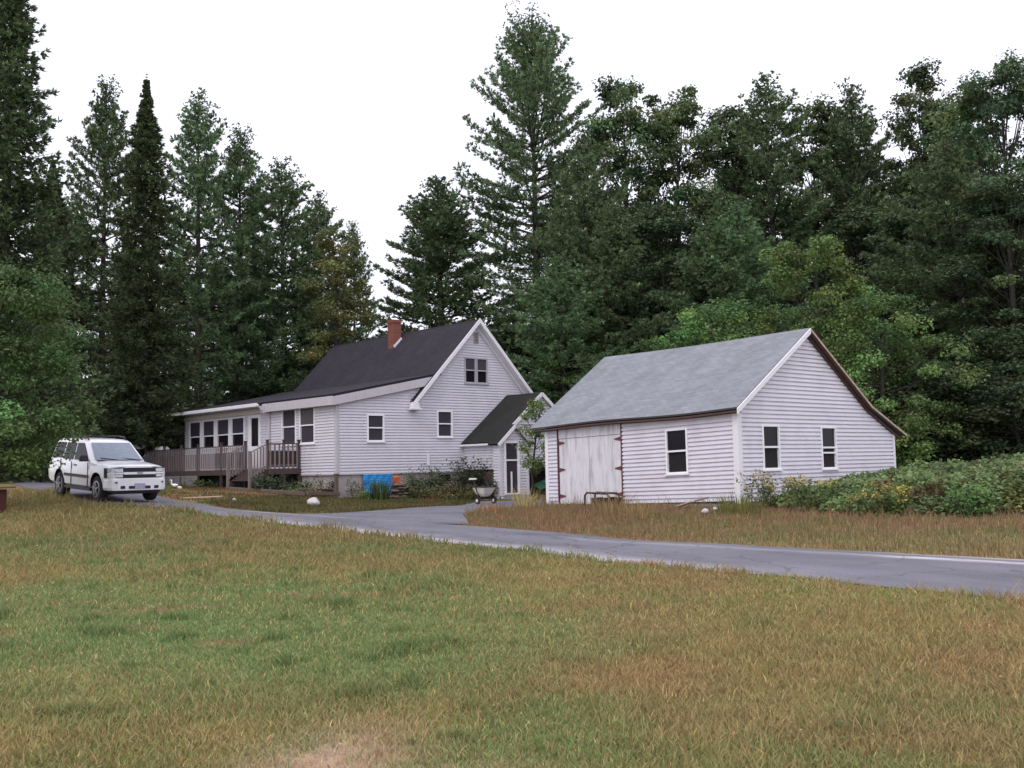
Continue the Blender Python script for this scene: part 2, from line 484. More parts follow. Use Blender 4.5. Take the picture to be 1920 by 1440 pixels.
def soup(name, verts, nper, cols, mat, parent=None, faces=None):
    """many small separate faces from arrays: verts (N,nper,3), cols (N,3)"""
    N = len(verts)
    me = bpy.data.meshes.new(name)
    fv = faces if faces is not None else [list(range(nper))]
    me.vertices.add(N * nper)
    me.vertices.foreach_set("co", np.ascontiguousarray(verts, np.float32).ravel())
    loops, starts, tot = [], [], 0
    base = (np.arange(N) * nper)[:, None]
    per = sum(len(f) for f in fv)
    allidx = np.concatenate([np.array(f) for f in fv])
    loops = (base + allidx[None, :]).ravel()
    off = np.cumsum([0] + [len(f) for f in fv])[:-1]
    starts = ((np.arange(N) * per)[:, None] + off[None, :]).ravel()
    me.loops.add(len(loops)); me.loops.foreach_set("vertex_index", loops.astype(np.int32))
    me.polygons.add(len(starts)); me.polygons.foreach_set("loop_start", starts.astype(np.int32))
    me.update(calc_edges=True)
    ca = me.color_attributes.new("tint", 'FLOAT_COLOR', 'POINT')
    c = np.ones((N, nper, 4), np.float32); c[:, :, :3] = cols[:, None, :]
    ca.data.foreach_set("color", c.ravel())
    me.materials.append(mat)
    o = bpy.data.objects.new(name, me)
    COL.objects.link(o)
    if parent: o.parent = parent
    return o

# ------------------------------------------------------------------ ground colours
GREEN = np.array((.120, .168, .062)); OLIVE = np.array((.162, .168, .062)); STRAW = np.array((.31, .245, .11))
RUSSET = np.array((.245, .150, .078)); TAN = np.array((.38, .27, .19)); DKGREEN = np.array((.05, .085, .03)); SOIL = np.array((.19, .09, .05))
def lawn_weights(x, y):
    n1 = fbm(x * .22 + 3, y * .22 + 8); n2 = fbm(x * .9 + 30, y * .9 + 5); n3 = fbm(x * .5 - 20, y * .5 + 60)
    D = y
    left = 1 - sstep(-.16, .14, x / np.maximum(y, 3))
    g = left * sstep(6.2, 8.6, D + (n1 - .5) * 3) * (1 - sstep(12.0, 15.0, D + (n2 - .5) * 4)) * (.35 + .9 * n3)
    g = np.maximum(g, .55 * sstep(.52, .66, n1) * sstep(14, 16, D) * (1 - sstep(19, 22, D)))
    g = np.maximum(g, .55 * sstep(.52, .66, n3) * (1 - .6 * sstep(.02, .14, x / np.maximum(y, 3))))
    br = np.clip(sstep(.44, .64, n2) * (.3 + .75 * sstep(-.05, .16, x / np.maximum(y, 3))) + .5 * sstep(.0, .10, x / np.maximum(y, 3)) * sstep(5.5, 7, D) * (1 - sstep(9.5, 12, D)), 0, 1)
    br = np.maximum(br, .7 * sstep(14.5, 19, D + (n1 - .5) * 5) * sstep(.36, .58, n3))
    st = sstep(.5, .68, fbm(x * 1.7 + 9, y * 1.7 - 30)) * .8
    tan = np.exp(-(((x + .98 + (n2 - .5) * .6) / .42) ** 2 + ((y - 5.95 + (n3 - .5) * .8) / .6) ** 2))
    tan = np.maximum(tan, .95 * np.exp(-(((x + .75) / .85) ** 4 + ((y - 5.1 + (n2 - .5) * .5) / .55) ** 4)))
    bare = .75 * sstep(.60, .70, fbm(x * .8 + 77, y * 3.2 + 13)) * sstep(8.5, 9.5, D) * (1 - sstep(13, 15, D)) * left
    return np.clip(g, 0, 1), np.clip(br, 0, 1), np.clip(st, 0, 1), np.clip(tan, 0, 1), np.clip(bare, 0, 1)
def mixc(c, col, w): return c * (1 - w[:, None]) + col[None, :] * w[:, None]
def lawn_colour(x, y):
    g, br, st, tn, bare = lawn_weights(x, y)
    c = np.repeat(OLIVE[None, :], len(x), 0)
    c = mixc(c, STRAW, st * .55); c = mixc(c, RUSSET, br * .6); c = mixc(c, GREEN, g * .95); c = mixc(c, TAN, tn); c = mixc(c, RUSSET * .8, bare)
    return c

def inpoly(x, y, poly):
    poly = np.asarray(poly); n = len(poly); c = np.zeros(x.shape, bool)
    j = n - 1
    for i in range(n):
        xi, yi = poly[i]; xj, yj = poly[j]
        t = ((yi > y) != (yj > y)) & (x < (xj - xi) * (y - yi) / (yj - yi + 1e-12) + xi)
        c ^= t; j = i
    return c

# road edges: photo points carried down onto the ground
NEAR = [(-40, 896), (0, 905), (60, 917), (110, 930), (172, 946), (300, 950), (420, 968), (600, 991), (760, 1009), (960, 1031), (1170, 1058), (1400, 1076), (1600, 1096), (1920, 1128)]
FAR = [(-40, 886), (20, 890), (100, 899), (200, 915), (280, 928), (340, 941), (430, 955), (500, 961), (700, 973), (870, 986), (1050, 1000), (1175, 1012), (1400, 1023), (1640, 1036), (1920, 1050)]
near_w = [ground_at(*p) for p in NEAR]
far_w = [ground_at(*p) for p in FAR]
def ext(pts, k=20):
    (ax, ay), (bx, by) = pts[-2], pts[-1]
    L = math.dist((ax, ay), (bx, by))
    return pts + [(bx + (bx - ax) / L * k, by + (by - ay) / L * k)]
near_w = ext(near_w); far_w = ext(far_w)
near_w = ext(near_w[::-1], 30)[::-1]; far_w = ext(far_w[::-1], 30)[::-1]
def resample(pts, n):
    p = np.array(pts); s = np.concatenate([[0], np.cumsum(np.linalg.norm(np.diff(p, axis=0), axis=1))])
    # smooth curve by interpolating with cumulative length, then a box blur
    t = np.linspace(0, s[-1], n)
    q = np.stack([np.interp(t, s, p[:, 0]), np.interp(t, s, p[:, 1])], 1)
    for _ in range(6):
        q[1:-1] = (q[:-2] + 2 * q[1:-1] + q[2:]) / 4
    return q
NR = 260
ne, fe = resample(near_w, NR), resample(far_w, NR)
_fd = resample(far_w, 3000)
_ix = np.maximum.accumulate(np.array([int(np.argmin(((_fd - q) ** 2).sum(1))) for q in ne]))
for _ in range(30): _ix = np.concatenate([_ix[:1], (_ix[:-2] + 2 * _ix[1:-1] + _ix[2:]) / 4.0, _ix[-1:]])
fe = np.stack([np.interp(_ix, np.arange(3000), _fd[:, 0]), np.interp(_ix, np.arange(3000), _fd[:, 1])], 1)
wob = (fbm(np.arange(NR) * .35, np.zeros(NR) + 4.0) - .5) * .5
ne[:, 1] += wob; fe[:, 1] += np.roll(wob, 31) * .7
ROADPOLY = np.concatenate([ne, fe[::-1]])
APRON = [ground_at(*p) for p in [(560, 972), (560, 965), (640, 963), (740, 956), (860, 949), (1000, 944), (1060, 947), (880, 956), (868, 966), (880, 984), (760, 982)]]
# asphalt runs back between the house and the garage
APRON_W = APRON[:5] + [spot(900, 44.0), spot(1010, 44.6), spot(1026, 36.4)] + [ground_at(1022, 949), ground_at(900, 957)] + APRON[8:]

# ------------------------------------------------------------------ ground sheet, road, apron
def build_ground():
    xs = np.unique(np.concatenate([np.arange(-24, 24.01, .25), np.linspace(-24, -300, 46), np.linspace(24, 300, 46)]))
    ys = np.unique(np.concatenate([np.arange(2, 56.01, .25), np.linspace(2, -60, 16), np.linspace(56, 500, 60)]))
    X, Y = np.meshgrid(xs, ys)
    Z = hgt(X, Y)
    rm = np.zeros(X.shape, bool)
    for ox, oy in ((0, 0), (.7, 0), (-.7, 0), (0, .7), (0, -.7)): rm |= inpoly(X + ox, Y + oy, ROADPOLY) | inpoly(X + ox, Y + oy, APRON_W)
    Z += (fbm(X * .8, Y * .8) - .5) * .04 * (~rm) * (np.abs(X) < 24) * (Y < 56)
    nx, ny = len(xs), len(ys)
    V = np.stack([X, Y, Z], -1).reshape(-1, 3)
    i = np.arange(nx * ny).reshape(ny, nx)
    F = np.stack([i[:-1, :-1], i[:-1, 1:], i[1:, 1:], i[1:, :-1]], -1).reshape(-1, 4)
    me = bpy.data.meshes.new("ground")
    me.from_pydata(V.tolist(), [], F.tolist())
    xf, yf = X.ravel(), Y.ravel()
    c = lawn_colour(xf, yf) * .95
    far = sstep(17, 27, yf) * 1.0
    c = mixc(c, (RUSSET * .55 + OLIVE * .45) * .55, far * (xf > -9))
    sl = sstep(0, 1, (fbm(xf * .6, yf * .6) - .38) * 4) * (yf > 33) * (yf < 47) * (xf < -6) * (xf > -20)
    c = mixc(c, SOIL * 1.2, sl * .9)
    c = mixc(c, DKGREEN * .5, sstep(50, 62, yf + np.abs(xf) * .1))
    col = np.ones((len(xf), 4), np.float32); col[:, :3] = c
    ca = me.color_attributes.new("tint", 'FLOAT_COLOR', 'POINT'); ca.data.foreach_set("color", col.ravel())
    me.materials.append(GROUND)
    me.polygons.foreach_set("use_smooth", [True] * len(F))
    o = bpy.data.objects.new("ground", me); COL.objects.link(o)
    tag(o, "rolling ground of soil and thatch under the lawn", kind='structure')
build_ground()

def build_road():
    K = 22
    t = np.linspace(0, 1, K)
    P = ne[:, None, :] * (1 - t)[None, :, None] + fe[:, None, :] * t[None, :, None]
    wid = np.linalg.norm(ne - fe, axis=1)
    ed = np.minimum(t[None, :], 1 - t[None, :]) * wid[:, None]
    Z = hgt(P[..., 0], P[..., 1]) + .010 + .03 * np.minimum(1, ed / .7)
    s = np.concatenate([[0], np.cumsum(np.linalg.norm(np.diff((ne + fe) / 2, axis=0), axis=1))])
    V = np.concatenate([P, Z[..., None]], -1).reshape(-1, 3)
    i = np.arange(NR * K).reshape(NR, K)
    F = np.stack([i[:-1, :-1], i[1:, :-1], i[1:, 1:], i[:-1, 1:]], -1).reshape(-1, 4)
    me = bpy.data.meshes.new("driveway")
    me.from_pydata(V.tolist(), [], F.tolist())
    ul = me.uv_layers.new(name="uv")
    uvv = np.stack([np.repeat(s[:, None], K, 1), t[None, :] * wid[:, None]], -1).reshape(-1, 2)
    ul.data.foreach_set("uv", uvv[F.ravel()].ravel())
    xm = P[..., 0]; ym = P[..., 1]
    dn = t[None, :] * wid[:, None]; df = (1 - t[None, :]) * wid[:, None]
    edge = np.exp(-(dn / .42) ** 2) * sstep(-9, -4, xm) * (1 - sstep(1.5, 4.5, xm)) * .8
    edge = np.maximum(edge, np.exp(-(df / .25) ** 2) * sstep(5, 7, xm) * .6)
    edge = np.maximum(edge, np.exp(-((df - .75) / .15) ** 2) * sstep(.8, 1.4, xm) * (.25 + .75 * sstep(.42, .5, fbm(xm * .35 + 3.7, xm * 0))) * 1.0)
    edge = np.maximum(edge, np.exp(-(df / .3) ** 2) * sstep(-9, -6, xm) * (1 - sstep(-4, -2.5, xm)) * .7)
    col = np.ones((NR * K, 4), np.float32); col[:, 0] = edge.ravel()
    ca = me.color_attributes.new("tint", 'FLOAT_COLOR', 'POINT'); ca.data.foreach_set("color", col.ravel())
    me.materials.append(ROAD)
    o = bpy.data.objects.new("driveway", me); COL.objects.link(o)
    tag(o, "worn grey asphalt driveway with sandy edges", kind='structure')
    bm = bmesh.new()
    vs = [bm.verts.new((x, y, 0)) for x, y in APRON_W]
    f = bm.faces.new(vs)
    bmesh.ops.triangulate(bm, faces=[f])
    for _ in range(4):
        bmesh.ops.subdivide_edges(bm, edges=[e for e in bm.edges if e.calc_length() > .6], cuts=1, use_grid_fill=True)
        bmesh.ops.triangulate(bm, faces=bm.faces[:])
    co = np.array([v.co[:] for v in bm.verts]); z = hgt(co[:, 0], co[:, 1])
    for v, zz in zip(bm.verts, z): v.co.z = zz + .018
    me = bpy.data.meshes.new("parking_apron"); bm.to_mesh(me); bm.free()
    ul = me.uv_layers.new(name="uv")
    ul.data.foreach_set("uv", [c for l in me.loops for c in me.vertices[l.vertex_index].co[:2]])
    ca = me.color_attributes.new("tint", 'FLOAT_COLOR', 'POINT'); ca.data.foreach_set("color", [0, 0, 0, 1] * len(me.vertices))
    me.materials.append(ROAD)
    o = bpy.data.objects.new("parking_apron", me); COL.objects.link(o)
    tag(o, "asphalt apron between the house and the garage", kind='structure')
build_road()

# ------------------------------------------------------------------ walls with lap siding
class Wall:
    def __init__(s, o, u, n, warp=None):
        s.o, s.u, s.n = Vector(o), Vector(u), Vector(n); s.warp = warp
    def __call__(s, u, z, out=0.0):
        if s.warp: z = z + s.warp(u, z)
        p = s.o + s.u * u + s.n * out
        return Vector((p.x, p.y, p.z + z))
PROFILE = [(0, .046), (.60, .036), (.66, .0), (1.0, .0)]
def lap(mb, W, left, right, z0, z1, breaks=(), openings=(), c=.127, mi=0, segs=1):
    k = 0
    zs = z0
    def out(f):
        for (a, oa), (b, ob) in zip(PROFILE, PROFILE[1:]):
            if f <= b + 1e-9: return oa + (ob - oa) * (f - a) / (b - a)
        return 0
    while zs < z1 - 1e-6:
        ze = min(zs + c, z1)
        cuts = {zs, ze}
        for f, _ in PROFILE:
            if zs < zs + f * c < ze: cuts.add(zs + f * c)
        for b in list(breaks) + [v for o in openings for v in (o[2], o[3])]:
            if zs < b < ze: cuts.add(b)
        cs = sorted(cuts)
        for a, b in zip(cs, cs[1:]):
            if b - a < 1e-6: continue
            m = (a + b) / 2
            la, lb, ra, rb = left(a + 1e-5), left(b - 1e-5), right(a + 1e-5), right(b - 1e-5)
            holes = sorted([(o[0], o[1]) for o in openings if o[2] < m < o[3]])
            spans = []; cur = None
            pl = (la, lb)
            for h0, h1 in holes:
                spans.append((pl, (h0, h0))); pl = (h1, h1)
            spans.append((pl, (ra, rb)))
            oa, ob = out((a - zs) / c), out((b - zs) / c)
            if a == zs: oa = PROFILE[0][1]
            for (l0, l1), (r0, r1) in spans:
                if r0 - l0 < 1e-4 and r1 - l1 < 1e-4: continue
                for sgi in range(segs):
                    f0, f1 = sgi / segs, (sgi + 1) / segs
                    A = lambda f: l0 + (r0 - l0) * f
                    B = lambda f: l1 + (r1 - l1) * f
                    mb.face([W(A(f0), a, oa), W(A(f1), a, oa), W(B(f1), b, ob), W(B(f0), b, ob)], mi)
                    if a == zs:
                        mb.face([W(A(f0), a, 0), W(A(f1), a, 0), W(A(f1), a, oa), W(A(f0), a, oa)], mi)
        zs = ze
    return mb

def wbox(mb, W, u0, u1, z0, z1, d0, d1, mi=0):
    b = [W(u0, z0, d0), W(u1, z0, d0), W(u1, z0, d1), W(u0, z0, d1)]
    t = [W(u0, z1, d0), W(u1, z1, d0), W(u1, z1, d1), W(u0, z1, d1)]
    return mb.hexa(b, t, mi)

def window(parent, W, u0, u1, z0, z1, frame=BRIGHT, casing=.075, panes=(GLASS, GLASS), rail=None, proud=.065, sill=True, extra_rail=None, label=None):
    """double hung window: casing and sashes are the window, each light of glass its own pane"""
    mb = MB()
    c = casing
    wbox(mb, W, u0, u0 + c, z0, z1, -.08, proud); wbox(mb, W, u1 - c, u1, z0, z1, -.08, proud)
    wbox(mb, W, u0 + c, u1 - c, z1 - c, z1, -.08, proud - .003); wbox(mb, W, u0 + c, u1 - c, z0, z0 + c * .8, -.08, proud - .003)
    if sill: wbox(mb, W, u0 - .03, u1 + .03, z0 - .05, z0 - .001, -.02, proud + .04)
    zm = (z0 + z1) / 2 if rail is None else rail
    wbox(mb, W, u0 + c, u1 - c, zm - .028, zm + .028, -.05, proud - .02)
    if extra_rail: wbox(mb, W, u0 + c, u1 - c, extra_rail - .025, extra_rail + .025, -.06, proud - .022)
    w = mb.build("window", frame, parent)
    if label: w["label"] = label
    for k, (a, b) in enumerate(((zm + .028, z1 - c), (z0 + c * .8, zm - .028))):
        d = .012 if k == 0 else -.012
        p = MB(); wbox(p, W, u0 + c + .001, u1 - c - .001, a, b, d - .02, d)
        p.build("pane", panes[k], w)
    return w

# ------------------------------------------------------------------ the farmhouse
A = (-7.48, 44.15, 0)
house = thing("farmhouse", "white clapboard farmhouse with dark charcoal roof and red brick chimney", "house", A, R(42))
def build_house():
    P = house
    ZB = 1.45
    slope = 1.03; xr, zr = 7.75, 8.50
    add = lambda x: 4.72 + .20 * x
    gw = Wall((0, 0, 0), (1, 0, 0), (0, -1, 0))
    xj = (zr - slope * xr - 4.72) / (.20 - slope)       # where the shallow roof meets the steep one
    zj = add(xj)
    def left(z):
        if z <= 4.72: return 0
        if z <= zj: return (z - 4.72) / .20
        return xr - (zr - z) / slope
    def right(z):
        return min(11.4, xr + (zr - z) / slope)
    W1 = (1.51, 2.42, 2.82, 4.02); W2 = (5.35, 6.26, 3.02, 4.26); WA = (7.03, 7.74, 5.58, 6.82); WB = (7.76, 8.47, 5.58, 6.82); VT = (7.62, 7.94, 7.46, 8.06)
    def inner(o, c=.04): return (o[0] + c, o[1] - c, o[2] + c, o[3] - c)
    mb = MB()
    lap(mb, gw, left, right, ZB, zr - .02, breaks=(4.72, zj, zr - slope * (11.4 - xr)), openings=[inner(o) for o in (W1, W2, WA, WB, VT)])
    mb.build("gable_wall", W_SIDING, P)
    dw = Wall((0, 0, 0), (0, 1, 0), (-1, 0, 0))
    D1 = (1.69, 2.98, 2.80, 4.43); D2 = (3.28, 4.54, 2.79, 4.42)
    SW = [(8.12 + 1.573 * i, 8.12 + 1.573 * i + 1.36, 2.86, 4.30) for i in range(4)]
    DR = (6.55, 7.75, 1.80, 4.29)
    mb = MB()
    lap(mb, dw, lambda z: 0, lambda z: 14.75, ZB, 4.70, openings=[inner(o) for o in (D1, D2, DR, *SW)])
    mb.build("deck_side_wall", W_SIDING, P)
    # back walls that close the volume
    mb = MB(); mb.box(.1, 11.3, 14.6, 14.72, ZB, 4.7); mb.box(11.28, 11.4, .1, 14.6, ZB, 4.7)
    mb.face([(left(z) + .1, 12.0, z) for z in (ZB, 4.7, zj)] + [(xr, 12.0, zr - .1)] + [(right(z) - .1, 12.0, z) for z in (4.8, ZB)])
    mb.build("back_wall", W_SIDING, P)
    mb = MB(); mb.box(.12, 11.25, .12, 14.55, ZB + .05, 4.6); mb.build("interior", DARK, P)
    # corner boards and the band under the siding
    mb = MB()
    mb.box(-.056, .10, -.056, -.004, ZB - .04, 4.72); mb.box(-.055, -.004, -.003, .10, ZB - .04, 4.70); mb.box(11.33, 11.44, -.056, -.004, ZB - .04, 4.7)
    mb.box(.11, 11.32, -.04, -.005, ZB - .05, ZB - .001); mb.box(-.04, -.005, .11, 14.7, ZB - .05, ZB - .001)
    mb.build("corner_board", OLDTRIM, P)
    mb = MB(); mb.box(.06, 11.35, .04, 14.6, -.3, ZB - .02); mb.build("foundation", CONC, P)
    mb = MB(); mb.box(5.35, 6.2, .01, .05, .95, 1.36); f = mb.build("cellar_window", GREYFRAME, P)
    mb = MB(); mb.box(5.43, 6.12, -.004, .02, 1.01, 1.31); mb.build("pane", GLASS, f)
    # windows
    window(P, gw, *W1, panes=(SCREEN, SCREEN)); window(P, gw, *W2, panes=(SCREEN, SCREEN))
    window(P, gw, *WA, frame=GREYFRAME, panes=(CURTAIN, GLASS), casing=.07, label="grey old upstairs gable window"); window(P, gw, *WB, frame=GREYFRAME, panes=(CURTAIN, GLASS), casing=.07, label="grey old upstairs gable window")
    window(P, dw, *D1, panes=(CURTAIN, SCREEN)); window(P, dw, *D2, panes=(SCREEN, SCREEN))
    for i in range(3):
        mb = MB(); wbox(mb, dw, SW[i][1] + .001, SW[i + 1][0] - .001, SW[i][2], SW[i][3], -.02, .060); mb.build("mullion", TRIM, P)
    for o in SW: window(P, dw, *o, panes=(SCREEN, GLASS), rail=o[2] + .62)
    mb = MB(); wbox(mb, gw, *VT, -.03, .052)
    v = mb.build("gable_vent", GREYFRAME, P)
    mb = MB()
    for i in range(9): wbox(mb, gw, VT[0] + .05, VT[1] - .05, VT[2] + .05 + i * .057, VT[2] + .075 + i * .057, .053, .062)
    mb.build("louvres", SCREEN, v)
    # sunroom door
    mb = MB()
    wbox(mb, dw, DR[0], DR[0] + .16, DR[2], DR[3], -.08, .05); wbox(mb, dw, DR[1] - .16, DR[1], DR[2], DR[3], -.08, .05); wbox(mb, dw, DR[0] + .16, DR[1] - .16, DR[3] - .13, DR[3], -.08, .047)
    wbox(mb, dw, DR[0] + .16, DR[1] - .16, DR[2], DR[2] + 1.02, -.08, .02)
    wbox(mb, dw, DR[0] + .16, DR[0] + .25, DR[2] + 1.02, DR[3] - .13, -.08, .02); wbox(mb, dw, DR[1] - .25, DR[1] - .16, DR[2] + 1.02, DR[3] - .13, -.08, .02)
    d = mb.build("door", BRIGHT, P); d["label"] = "white sunroom storm door with dark upper glass"
    mb = MB(); wbox(mb, dw, DR[0] + .251, DR[1] - .251, DR[2] + 1.02, DR[3] - .131, -.03, -.005); mb.build("pane", GLASS, d)
    mb = MB(); wbox(mb, dw, DR[0] + .2, DR[0] + .24, DR[2] + .92, DR[2] + 1.06, .02, .06); mb.build("handle", GREYFRAME, d)
    # steep main roof
    mb = MB()
    Y0, Y1 = -.38, 12.45
    zt = zr + .14
    xl = 4.55
    mb.slab([(xl, -.0, zt - slope * (xr - xl)), (xl, Y1, zt - slope * (xr - xl)), (xr, Y1, zt), (xr, -.0, zt)], .13)
    mb.slab([(3.86, Y0, zt - slope * (xr - 3.86)), (3.86, -.001, zt - slope * (xr - 3.86)), (xr, -.001, zt), (xr, Y0, zt)], .10)
    xe = 12.0
    mb.slab([(xe, Y1, zt - slope * (xe - xr)), (xe, Y0, zt - slope * (xe - xr)), (xr, Y0, zt), (xr, Y1, zt)], .13)
    ro = mb.build("steep_roof", SHINGLE, P)
    # chimney
    cx0, cx1, cy0, cy1 = 6.90, 7.36, 5.44, 5.96
    mb = MB(); mb.box(cx0, cx1, cy0, cy1, 7.2, 9.10); mb.box(cx0 - .035, cx1 + .035, cy0 - .035, cy1 + .035, 9.10, 9.24)
    ch = mb.build("chimney", BRICK, ro)
    mb = MB(); mb.bar((cx0 - .02, cy0 - .035, zt - slope * (xr - cx0) + .05), (cx1 + .02, cy0 - .035, zt - slope * (xr - cx1) + .05), .03, .14); ch2 = mb.build("flashing", TRIM, ro)
    # shallow roof over the side rooms and the sunroom
    mb = MB()
    mb.slab([(-.30, -.20, add(-.30) + .17), (-.30, 5.85, add(-.30) + .17), (5.5, 5.85, add(5.5) + .17), (5.5, -.20, add(5.5) + .17)], .12)
    mb.slab([(-.62, 5.86, add(-.62) + .166), (-.62, 15.3, add(-.62) + .166), (6.2, 15.3, add(6.2) + .166), (6.2, 5.86, add(6.2) + .166)], .12)
    mb.slab([(12.0, 15.3, add(6.2) - .9), (12.0, 12.3, add(6.2) - .9), (6.2, 12.3, add(6.2) + .166), (6.2, 15.3, add(6.2) + .166)], .12)
    mb.build("shallow_roof", SHINGLE, P)
    # fascias
    mb = MB()
    def fasc(x0, x1, h, y):
        b = [(x0, y, add(x0) + .05 - h), (x1, y, add(x1) + .05 - h), (x1, y + .04, add(x1) + .05 - h), (x0, y + .04, add(x0) + .05 - h)]
        t = [(p[0], p[1], add(p[0]) + .06) for p in b]
        mb.hexa(b, t)
    fasc(-.32, 4.95, .36, -.24)
    mb.box(-.345, -.305, -.2, 5.84, 4.36, 4.74)
    mb.face([(-.30, -.2, 4.50), (-.30, 5.84, 4.50), (-.03, 5.84, 4.50), (-.03, -.2, 4.50)])
    mb.build("fascia", OLDTRIM, P)
    # main gable rake boards and the boxed return at the left eave
    mb = MB()
    for (xa, xb, sg) in ((3.80, xr, 1), (xr, 12.02, -1)):
        za, zb_ = (zt - slope * abs(xr - xa)), (zt - slope * abs(xr - xb))
        y0, y1 = Y0 - .045, Y0 - .002
        b = [(xa, y0, za - .20), (xb, y0, zb_ - .20), (xb, y1, zb_ - .20), (xa, y1, za - .20)]
        t = [(p[0], p[1], p[2] + .23) for p in b]
        mb.hexa(b, t)
        b = [(xa, Y0, za - .24), (xb, Y0, zb_ - .24), (xb, -.06, zb_ - .24), (xa, -.06, za - .24)]
        t = [(p[0], p[1], p[2] + .03) for p in b]
        mb.hexa(b, t)
        b = [(xa, -.085, za - .38), (xb, -.085, zb_ - .38), (xb, -.05, zb_ - .38), (xa, -.05, za - .38)]
        t = [(p[0], p[1], p[2] + .14) for p in b]
        mb.hexa(b, t)
    mb.box(3.74, 4.22, Y0 - .06, -.052, 4.24, 4.31)
    mb.hexa([(3.76, Y0 - .05, 4.311), (4.12, Y0 - .05, 4.311), (4.12, -.053, 4.311), (3.76, -.053, 4.311)], [(3.78, Y0 - .05, 4.44), (3.98, Y0 - .05, 4.72), (3.98, -.053, 4.72), (3.78, -.053, 4.44)])
    mb.build("rake_board", TRIM, P)
    # sunroom gutter, frieze and downspout
    mb = MB()
    ge = add(-.62) + .09
    mb.bar((-.68, 5.7, ge), (-.68, 15.45, ge), .12, .13); mb.box(-.62, -.60, 5.86, 15.3, ge - .05, ge + .1)
    mb.bar((-.68, 15.45, ge + .02), (.5, 15.45, ge + .22), .10, .12)
    mb.face([(-.60, 5.86, ge - .05), (-.60, 15.3, ge - .05), (-.05, 15.3, ge - .05), (-.05, 5.86, ge - .05)])
    gut = mb.build("gutter", TRIM, P)
    mb = MB(); mb.box(-.09, -.05, 5.86, 14.78, 4.36, 4.52); mb.build("frieze", CREAM, P)
    mb = MB(); mb.tube([(-.68, 5.62, ge), (-.5, 5.62, ge - .22), (-.10, 5.62, ge - .42), (-.10, 5.62, 2.0)], .045, 8); mb.build("downspout", OLDTRIM, P)
    mb = MB(); mb.box(-.43, -.05, 5.55, 5.84, 4.32, 4.66); mb.build("eave_return", OLDTRIM, P)
    mb = MB(); mb.box(4.72, 4.82, -.14, -.05, 1.75, 2.28); mb.build("vent_pipe", TRIM, P)
    # ---- entry ell standing on posts in front of the gable
    ex0, ex1, ey = 6.95, 12.35, -2.4
    erx, erz, ee = 9.65, 4.95, 2.78
    es = (erz - ee) / (erx - ex0)
    ew = Wall((0, ey, 0), (1, 0, 0), (0, -1, 0))
    mb = MB()
    lap(mb, ew, lambda z: max(8.33 if z < 2.75 else ex0, erx - (erz - z) / es), lambda z: min(ex1, erx + (erz - z) / es), 1.52, erz - .05, breaks=(2.75, ee))
    lw = Wall((ex0, -2.4, 0), (0, 1, 0), (-1, 0, 0))
    lap(mb, lw, lambda z: 0, lambda z: 2.4, 1.50, ee)
    mb.box(ex0 - .055, ex0 + .08, ey - .055, ey - .001, 1.45, ee); mb.box(ex1 - .1, ex1 - .02, ey + .05, -.05, 1.5, ee)
    mb.build("entry_wall", W_SIDING, P)
    mb = MB()
    mb.slab([(ex0 - .22, ey - .15, ee - .22 * es + .12), (ex0 - .22, -.045, ee - .22 * es + .12), (erx, -.045, erz + .12), (erx, ey - .15, erz + .12)], .09)
    mb.slab([(ex1 + .22, -.045, ee - .22 * es + .12), (ex1 + .22, ey - .15, ee - .22 * es + .12), (erx, ey - .15, erz + .12), (erx, -.045, erz + .12)], .09)
    mb.build("entry_roof", ELLROOF, P)
    mb = MB()
    mb.box(ex0 - .26, ex0 - .22, ey - .12, -.05, ee - .22 * es - .02, ee - .22 * es + .07)
    for sg, xa in ((-1, ex0 - .24), (1, ex1 + .24)):
        mb.bar((xa, ey - .17, ee - .24 * es + .03), (erx, ey - .17, erz + .03), .03, .17, up=(0, 0, 1))
    mb.build("entry_trim", TRIM, P)
    mb = MB()
    for px in (ex0 + .5, 8.9, 10.2, 11.4): mb.box(px - .08, px + .08, ey + .1, ey + .26, -.2, 1.48)
    mb.box(ex0 + .02, ex1 - .05, ey + .05, -.05, 1.44, 1.50)
    mb.box(ex0 + .3, ex1 - .4, -1.0, -.9, -.2, 1.44)
    mb.build("entry_post", DECKDK, P)
    mb = MB()
    for i in range(15): mb.box(ex0 + .01, ex0 + .035 + .01 * (i % 2), -2.3 + i * .15, -2.3 + i * .15 + .14, .2, 1.42 - .05 * (i % 3 == 1))
    mb.build("skirt_board", TIMBER, P)
    # vestibule with the screen door
    vx0, vx1, vy = 6.72, 8.40, -2.78
    vc, vz, vap = 7.56, 2.72, 3.42
    vs_ = (vap - vz) / (vc - vx0)
    vw = Wall((0, vy, 0), (1, 0, 0), (0, -1, 0))
    DO = (7.02, 7.84, .36, 2.66)
    mb = MB()
    lap(mb, vw, lambda z: max(vx0, vc - (vap - z) / vs_), lambda z: min(vx1, vc + (vap - z) / vs_), .06, vap - .03, breaks=(vz,), openings=[(DO[0] - .06, DO[1] + .06, .35, DO[3] + .06)])
    lap(mb, Wall((vx0, vy, 0), (0, 1, 0), (-1, 0, 0)), lambda z: 0, lambda z: .38, .06, vz)
    lap(mb, Wall((vx1, vy, 0), (0, 1, 0), (1, 0, 0)), lambda z: 0, lambda z: .40, .06, vz)
    mb.box(vx0 - .05, vx0 + .09, vy - .055, vy - .001, .3, vz); mb.box(vx1 - .09, vx1 + .05, vy - .055, vy - .001, .3, vz)
    mb.build("vestibule_wall", W_SIDING, P)
    mb = MB()
